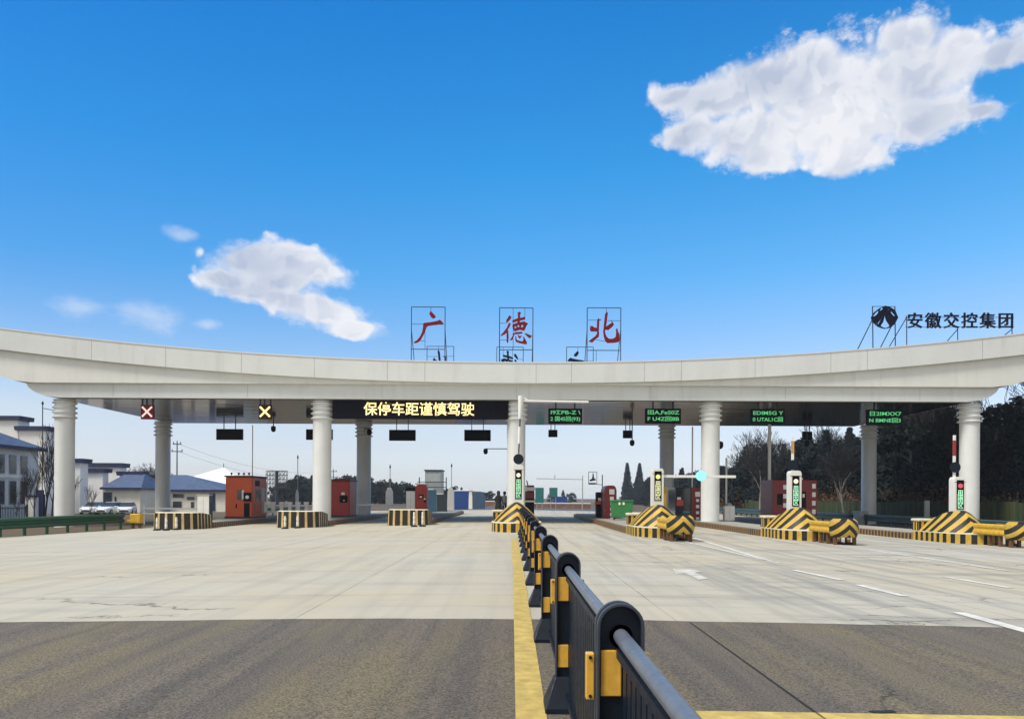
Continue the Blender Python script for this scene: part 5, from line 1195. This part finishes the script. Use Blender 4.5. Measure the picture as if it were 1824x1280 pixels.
def low_house(px0, px1, py_e, py_r, Y, depth, label, wins, HIP=.3):
    a, b = P(px0, py_e, Y), P(px1, py_e, Y); zb = -.62; t_ = thing('low_house', label, 'house', ((a.x + b.x) / 2, Y, zb)); w = b.x - a.x; ez = a.z - zb; rz2 = P(px0, py_r, Y + depth / 2).z - zb
    MB().bx(-w / 2 + .4, w / 2 - .4, .5, depth, -.1, ez).build('wall', CWALL, t_)
    MB().add([(-w / 2, 0, ez), (w / 2, 0, ez), (w / 2, depth + .5, ez), (-w / 2, depth + .5, ez), (-w / 2 + w * .22, depth / 2, rz2), (w / 2 - w * HIP, depth / 2, rz2), (-w / 2, 0, ez - .2), (w / 2, 0, ez - .2), (w / 2, depth + .5, ez - .2), (-w / 2, depth + .5, ez - .2)],
             [(0, 1, 5, 4), (1, 2, 5), (2, 3, 4, 5), (3, 0, 4), (6, 7, 1, 0), (7, 8, 2, 1), (8, 9, 3, 2), (9, 6, 0, 3), (9, 8, 7, 6)]).build('roof', TILE, t_)
    MB().bx(-w / 2 - .02, w / 2 + .02, -.06, -.002, ez - .26, ez + .03).build('eaves_board', NCAP, t_)
    for (p0, q0, p1, q1, m) in wins:
        u, v = P(p0, q0, Y + .5), P(p1, q1, Y + .5); ox = t_.location.x; f_ = MB().bx(u.x - ox, v.x - ox, .44, .55, v.z - zb, u.z - zb).build('window' if m is WGL else 'door', WFR, t_); MB().bx(u.x - ox + .06, v.x - ox - .06, .415, .445, v.z - zb + .06, u.z - zb - .06).build('pane', m, f_)
low_house(178, 252, 868, 843, 104, 9, 'low cream house with blue grey roof behind the parked cars', ((184, 876, 200, 898, WGL), (204, 884, 208, 898, WGL)))
low_house(238, 404, 871.5, 845, 110, 12, 'long low cream house with blue roof and navy door left of the big red booth', ((242, 878, 270, 890, WGL), (242, 893, 270, 915, WGL), (308, 879, 328, 886, WGL), (308, 892, 324, 904, WGL), (372, 878, 384, 910, NDOOR), (333, 884, 347, 890, WGL), (340, 893, 346, 905, WGL)), .62)
gable_wall(214, 251, 846.5, 108.5, 1.2, 'short white fire gable with navy cap between the two blue roofs')
FAB = pm('white_tent_fabric', (.86, .87, .86), .7, var=.04)
a, b, pk = P(290, 864, 135), P(440, 866, 135), P(391, 831, 139); t_ = thing('white_marquee', 'large pale white marquee roof behind the blue roofed house', 'marquee', ((a.x + b.x) / 2, 135, -.62)); w = b.x - a.x
MB().add([(-w / 2, 0, a.z + .6), (w / 2, 0, a.z + .6), (w / 2, 12, a.z + .6), (-w / 2, 12, a.z + .6), (pk.x - t_.location.x, 6, pk.z + .6)], [(0, 1, 4), (1, 2, 4), (2, 3, 4), (3, 0, 4), (3, 2, 1, 0)]).build('roof', FAB, t_)
MB().bx(-w / 2 + .2, w / 2 - .2, .2, 11.8, -.1, a.z + .59).build('side_wall', FAB, t_); MB().cyl((pk.x - t_.location.x, 6, pk.z + .55), (pk.x - t_.location.x, 6, pk.z + 1.3), .06, n=8).build('finial', STEEL, t_)
# pale cabinet on the left island, dark low panels near the house
q = P(362, 900, 48.2); z0 = gz(-18.3) + .33; t_ = thing('equipment_cabinet', 'tall pale cabinet with teal edge on the island left of the big red booth', 'cabinet', (q.x, 48.2, z0)); hh = P(362, 882, 48.2).z - z0
MB().bx(-.36, .36, 0, .5, 0, hh).build('body', CABW, t_, bevel=.015); MB().bx(-.40, .40, -.03, .53, hh + .001, hh + .07).build('lid', GREYM, t_); MB().bx(.361, .39, -.01, .5, 0, hh).build('edge_strip', TEAL, t_); MB().bx(-.005, .005, -.003, .02, .1, hh - .1).build('door_gap', SEAM, t_)
q = P(71, 895, 66); t_ = thing('navy_panel', 'navy blue upright panel left of the far left column', 'panel', (q.x, 66, gz(q.x))); MB().bx(-.3, .3, 0, .12, -.05, P(71, 872, 66).z - gz(q.x)).build('board', NDOOR, t_, bevel=.02); MB().bx(-.34, .34, .121, .18, -.05, P(71, 880, 66).z - gz(q.x)).build('backing_frame', STEEL, t_)
q = P(24, 905, 63); t_ = thing('low_iron_fence', 'low dark iron fence in front of the two storey house', 'fence', (q.x, 63, gz(q.x)))
mb = MB()
for i in range(17): mb.bx(-1 + i * .125 - .02, -1 + i * .125 + .02, -.02, .02, 0, 1.25)
mb.bx(-1.05, 1.05, -.025, .025, 1.05, 1.12); mb.bx(-1.05, 1.05, -.025, .025, .15, .22); mb.build('railing_panel', pm('iron_blue_grey', (.03, .045, .06), .6), t_)
for sx in (-1.1, 1.1): MB().bx(sx - .05, sx + .05, -.05, .05, -.05, 1.4).build('fence_post', STEEL, t_)
q = P(52, 905, 64.5); t_ = thing('gate_pillar', 'short white gate pillar before the two storey house', 'pillar', (q.x, 64.5, gz(q.x))); MB().bx(-.35, .35, 0, .7, -.05, 2.0).build('shaft', WWALL, t_, bevel=.02); MB().bx(-.43, .43, -.08, .78, 2.001, 2.15).build('cap', NCAP, t_)
# parked cars
CARW = pm('white_car_paint', (.78, .79, .80), .25, var=.03); CARG = pm('car_glass', (.012, .02, .035), .06, spec=.9); CARB = pm('car_lower_black', (.012, .012, .014), .5); LAMPG = pm('headlight_glass', (.6, .62, .65), .15); RIM = pm('rim_metal', (.4, .4, .42), .3, .7)
def car(x, y, rz, label, sc=1.0):
    t_ = thing('parked_car', label, 'car', (x, y, gz(x)), 'white cars parked by the low buildings', rz)
    # body: sections across x (width) lofted along y (front at -y)
    secs = [(-2.1, .72, .30, .62), (-1.95, .80, .24, .74), (-1.2, .86, .22, .88), (-.75, .87, .22, .94), (.9, .87, .22, .97), (1.7, .86, .24, .98), (2.05, .80, .30, .92), (2.12, .74, .36, .8)]
    vs = []; fs = []
    for y_, w, z0, z1 in secs: vs += [(-w * .94, y_, z0), (-w, y_, (z0 + z1) / 2), (-w * .95, y_, z1), (w * .95, y_, z1), (w, y_, (z0 + z1) / 2), (w * .94, y_, z0)]
    n = len(secs)
    for i in range(n - 1): fs += [(i * 6 + k, i * 6 + (k + 1) % 6, (i + 1) * 6 + (k + 1) % 6, (i + 1) * 6 + k) for k in range(6)]
    fs += [(5, 4, 3, 2, 1, 0), tuple((n - 1) * 6 + k for k in range(6))]
    MB().add(vs, fs).build('body', CARW, t_, True, angle=40, bevel=.03)
    MB().add([(-.78, -.78, .93), (.78, -.78, .93), (.80, 1.75, .97), (-.80, 1.75, .97), (-.62, .02, 1.44), (.62, .02, 1.44), (.62, 1.2, 1.44), (-.62, 1.2, 1.44)], [(0, 1, 5, 4), (1, 2, 6, 5), (2, 3, 7, 6), (3, 0, 4, 7)]).build('windows', CARG, t_, bevel=.02)
    MB().bx(-.64, .64, .0, 1.22, 1.435, 1.49).build('roof', CARW, t_, bevel=.03)
    for sg in (-1, 1):
        MB().bx(sg * .58 - .17, sg * .58 + .17, -2.10, -1.98, .58, .70).build('headlight', LAMPG, t_, bevel=.02); MB().bx(sg * .95 - .09, sg * .95 + .09, -.72, -.60, .90, 1.03).build('mirror', CARW, t_, bevel=.02)
        for y_ in (-1.3, 1.3):
            wh = MB().cyl((sg * .70, y_, .31), (sg * .89, y_, .31), .31, n=20).build('wheel', RUB, t_, True); MB().cyl((sg * .885, y_, .31), (sg * .90, y_, .31), .19, n=14).build('rim', RIM, wh)
    MB().bx(-.5, .5, -2.13, -2.02, .34, .50).build('grille', CARB, t_, bevel=.02); MB().bx(-.24, .24, -2.145, -2.131, .42, .53).build('number_plate', pm('blue_plate', (.03, .06, .3), .5), t_)
    t_.scale = (sc, sc, sc); return t_
for px, l, rz in ((166, 'white car parked nearest the far left column', .1), (197, 'white car parked in the middle of the three', -.05), (226, 'white car parked rightmost of the three near the yellow end block', .3)):
    Y = 95; q = P(px, 905, Y); car(q.x, Y, rz, l)
# poles, wires, far structures
def power_pole(px, py0, Y, arms, label):
    q = P(px, py0, Y); zb = -.6; t_ = thing('power_pole', label, 'power pole', (q.x, Y, zb)); H = q.z - zb
    MB().cyl((0, 0, -.1), (0, 0, H), .17, .11, 8).build('shaft', pm('pole_concrete', (.10, .11, .13), .8), t_, True)
    for (d, w) in arms:
        MB().bx(-w, w, -.06, .06, H - d - .08, H - d + .08).build('crossarm', STEEL, t_)
        for sx in (-w * .85, w * .85): MB().lathe([(.05, 0), (.1, .12), (.06, .35)], (sx, 0, H - d + .08), 8).build('insulator', STEEL, t_)
    return q
qa = power_pole(315.5, 785, 150, ((.6, .8), (2.0, 1.1)), 'dark power pole with crossarms behind the low buildings')
qb = power_pole(594, 835, 230, ((.7, 1.0), (2.4, 1.3), (4.0, 1.0)), 'distant dark power pole right of the second front column')
t_ = thing('overhead_wire', 'thin sagging overhead wires running right from the left power pole', 'wires', (qa.x, 150, qa.z))
for dz in (-.45, -1.9):
    pts = []
    for i in range(21): f = i / 20; e = Vector((qb.x - qa.x, 80, qb.z - qa.z)) * f; pts.append((e.x, e.y, e.z + dz - 5.0 * 4 * f * (1 - f) * .5))
    MB().tube(pts, .022, 5).build('wire', STEEL, t_)
q = P(100, 721, 85); t_ = thing('lamp_pole', 'thin pole with side arm left of the far left column head', 'pole', (P(76, 721, 85).x, 85, -.6)); H = P(76, 721, 85).z + .6
MB().cyl((0, 0, -.1), (0, 0, H), .05, n=8).build('shaft', STEEL, t_); MB().cyl((0, 0, H - .35), (2.6, 0, H - .8), .04, n=6).build('side_arm', STEEL, t_); MB().lathe([(.05, 0), (.13, .15), (.05, .4)], (0, 0, H), 8).build('lamp_head', STEEL, t_)
def lattice(px0, py0, px1, py1, Y, label, legs=True):
    a, b = P(px0, py0, Y), P(px1, py1, Y); zb = -.6; t_ = thing('billboard_frame', label, 'billboard frame', ((a.x + b.x) / 2, Y, zb)); w = (b.x - a.x) / 2; z0, z1 = b.z - zb, a.z - zb
    mb = MB(); nx = 6; nz = 4
    for i in range(nx + 1):
        x = -w + 2 * w * i / nx
        for yy in (0, .9): mb.cyl((x, yy, z0), (x, yy, z1), .06, n=5)
    for k in range(nz + 1):
        z = z0 + (z1 - z0) * k / nz
        for yy in (0, .9): mb.cyl((-w, yy, z), (w, yy, z), .06, n=5)
        for i in range(nx): x = -w + 2 * w * i / nx; mb.cyl((x, 0, z), (x + 2 * w / nx, .9, z), .045, n=4)
    for k in range(nz):
        for i in range(nx): x = -w + 2 * w * i / nx; z = z0 + (z1 - z0) * k / nz; mb.cyl((x, 0, z), (x + 2 * w / nx, 0, z + (z1 - z0) / nz), .045, n=4)
    mb.build('lattice', STEEL, t_)
    if legs: MB().cyl((0, .45, -.1), (0, .45, z1), .4, .35, 12).build('column', STEEL, t_)
    return t_
lattice(474, 838, 510, 868, 165, 'dark steel back frame of a big billboard right of the red booth')
a, b = P(1048.5, 840, 140), P(1063, 862, 140); t_ = thing('framed_sign', 'small framed sign with a dark pointed shape right of the far gantry', 'framed sign', ((a.x + b.x) / 2, 140, -.6)); w = (b.x - a.x) / 2
z1 = a.z + .6; z0 = b.z + .6
for (xa, za, xb, zb) in ((-w, z0, -w, z1), (w, z0, w, z1), (-w, z1, w, z1), (-w, z0, w, z0)): MB().cyl((xa, 0, za), (xb, 0, zb), .05, n=6).build('frame_bar', STEEL, t_)
MB().bx(-w, w * .8, -.05, .05, z0 + .05, z0 + .25).build('text_band', NAVY, t_)
MB().cyl((w + 1.0, .1, -.1), (w + 1.0, .1, z1 - .5), .09, n=8).build('pole', STEEL, t_); MB().cyl((w, .1, z0), (w + 1.0, .1, z0 - .1), .05, n=6).build('side_arm', STEEL, t_)
MB().prism([(-.55, z0 + .5), (.55, z0 + .7), (.5, z0 + .95), (.25, z0 + 1.0), (.12, z1 - .3), (0, z1 - .12), (-.12, z0 + 1.0), (-.55, z0 + .8)], -.2, -.1).build('dark_shape', NAVY, t_)
t_ = thing('gantry', 'thin grey gantry pole with a long arm over the far road', 'gantry', (P(1037.5, 890, 112).x, 112, -.1)); H = P(1037.5, 851, 112).z + .1; L = P(1037.5, 853, 112).x - P(955, 853, 112).x
MB().cyl((0, 0, 0), (0, 0, H + .35), .09, .07, 10).build('post', GREYM, t_, True); MB().cyl((0, 0, H - .2), (-L, 0, H - .1), .05, n=8).build('arm', GREYM, t_, True); MB().bx(-L * .6 - .05, -L * .6 + .05, -.06, .06, H - .1, H + .45).build('sensor', GREYM, t_)
TSIGN = pm('teal_green_sign', (.02, .17, .15), .5, var=.25, scale=4); BHOARD = pm('blue_hoarding_sheet', (.012, .06, .24), .5, var=.15, scale=2)
for (x0, y0, x1, y1, Y, l) in ((953.5, 868, 968.5, 895, 118, 'tall teal road sign left of the pair at the far road'), (978.5, 868, 993, 884, 122, 'square teal road sign right of the pair at the far road')):
    a, b = P(x0, y0, Y), P(x1, y1, Y); t_ = thing('road_sign', l, 'road sign', ((a.x + b.x) / 2, Y, -.1), 'teal road signs at the far road'); w = (b.x - a.x) / 2
    MB().bx(-w, w, 0, .06, b.z + .1, a.z + .1).build('board', TSIGN, t_, bevel=.02)
    for sx in (-w * .6, w * .6): MB().cyl((sx, .11, 0), (sx, .11, a.z), .05, n=8).build('post', GREYM, t_)
    MB().bx(-w * .7, w * .7, -.006, -.001, (a.z * .62 + b.z * .38) + .1, (a.z * .66 + b.z * .34) + .1).build('white_bar', TSIGN, t_)
for (x0, y0, x1, y1, Y, l, m) in ((808, 874, 838, 896, 112, 'bright blue hoarding right of the white mast cabinet', BHOARD), (842, 875, 864, 896, 118, 'greyer blue hoarding with sloping top left of the standing woman', pm('grey_blue_sheet', (.05, .10, .17), .6, var=.2)), (762, 872, 777, 908, 71, 'tall blue grey panel right of the crimson kiosk', pm('blue_grey_panel', (.05, .13, .21), .5)), (606, 906, 646, 922, 78, 'low teal hoarding behind the half hidden red booth', TEAL), (776, 880, 796, 908, 74, 'dark grey panel right of the blue grey panel', pm('dark_slate_panel', (.03, .045, .055), .6)), (985, 884, 1010, 894, 150, 'low blue hoarding right of the teal signs', BHOARD)):
    a, b = P(x0, y0, Y), P(x1, y1, Y); zb = gz(a.x); t_ = thing('site_hoarding', l, 'hoarding', ((a.x + b.x) / 2, Y, zb)); w = (b.x - a.x) / 2
    zt = a.z - zb
    MB().prism([(-w, 0.02), (w, .02), (w, zt * (.8 if 842 == x0 else 1)), (w * .3, zt), (-w, zt)], 0, .08).build('sheet', m, t_)
    for sx in (-w, 0, w): MB().bx(sx - .05, sx + .05, .081, .18, -.05, zt * .79).build('post', GREYM, t_)
    MB().bx(-w - .04, w * .3, -.02, .1, zt + .002, zt + .1).build('top_rail', WPOLE, t_)
# grey frame building behind the kiosk
a, b = P(757, 838, 76), P(787, 872, 76); t_ = thing('control_hut', 'pale grey box hut with roof railing behind the crimson kiosk', 'hut', ((a.x + b.x) / 2, 76, -.1)); w = (b.x - a.x) / 2
MB().bx(-w, w, 0, 2.2, 0, a.z + .1).build('wall', pm('pale_grey_sheet', (.36, .40, .41), .5, var=.1, dirt=.2), t_, bevel=.03); MB().bx(-w - .08, w + .08, -.08, 2.28, a.z + .101, a.z + .2).build('roof_edge', STEEL, t_)
for z in (.35, .85): MB().cyl((-w - .7, -.3, b.z + z), (w + .5, -.3, b.z + z), .035, n=6).build('rail', STEEL, t_)
for sx in (-w - .5, w + .45): MB().cyl((sx, -.3, 0), (sx, -.3, b.z + 1.3), .05, n=8).build('rail_post', STEEL, t_)
MB().bx(-w * .85, w * .85, -.03, .02, b.z + .9, a.z - .2).build('ribbed_panel', pm('light_ribbed_sheet', (.44, .48, .48), .5), t_)
BRICK = pm('red_brown_bank', (.26, .13, .09), .9, var=.35, scale=1.2, dirt=.3)
for (x0, x1, yt, yb, Y, l) in ((932, 1052, 896.5, 905, 132, 'low red brown roadside wall with white rail beyond the centre lanes'), (846, 884, 893, 901, 150, 'low pinkish roadside wall left of the standing woman')):
    a, b = P(x0, yt, Y), P(x1, yb, Y); zb = -.15; t_ = thing('roadside_wall', l, 'wall', ((a.x + b.x) / 2, Y, zb)); w = (b.x - a.x) / 2
    MB().bx(-w, w, 0, .5, -.05, a.z - zb).build('wall', BRICK, t_, bevel=.04); MB().bx(-w, w, -.05, .1, a.z - zb + .003, a.z - zb + .2).build('white_rail', WPOLE, t_)
# ------------------------------------------------------------------ air
hz = MB().bx(-420, 420, -30, 620, -1.9, 16.5).build('haze', None or pm('haze_air', (1, 1, 1)), None); setting(hz, 'stuff')
_m = bpy.data.materials.new('haze_air_volume'); _m.use_nodes = True; _nt = _m.node_tree; _nt.nodes.clear()
_o = _nt.nodes.new('ShaderNodeOutputMaterial'); _v = _nt.nodes.new('ShaderNodeVolumePrincipled'); _nt.links.new(_v.outputs[0], _o.inputs['Volume'])
_v.inputs['Color'].default_value = (.86, .91, .97, 1); _v.inputs['Density'].default_value = 0.0004; _v.inputs['Anisotropy'].default_value = 0.2
hz.data.materials.clear(); hz.data.materials.append(_m)
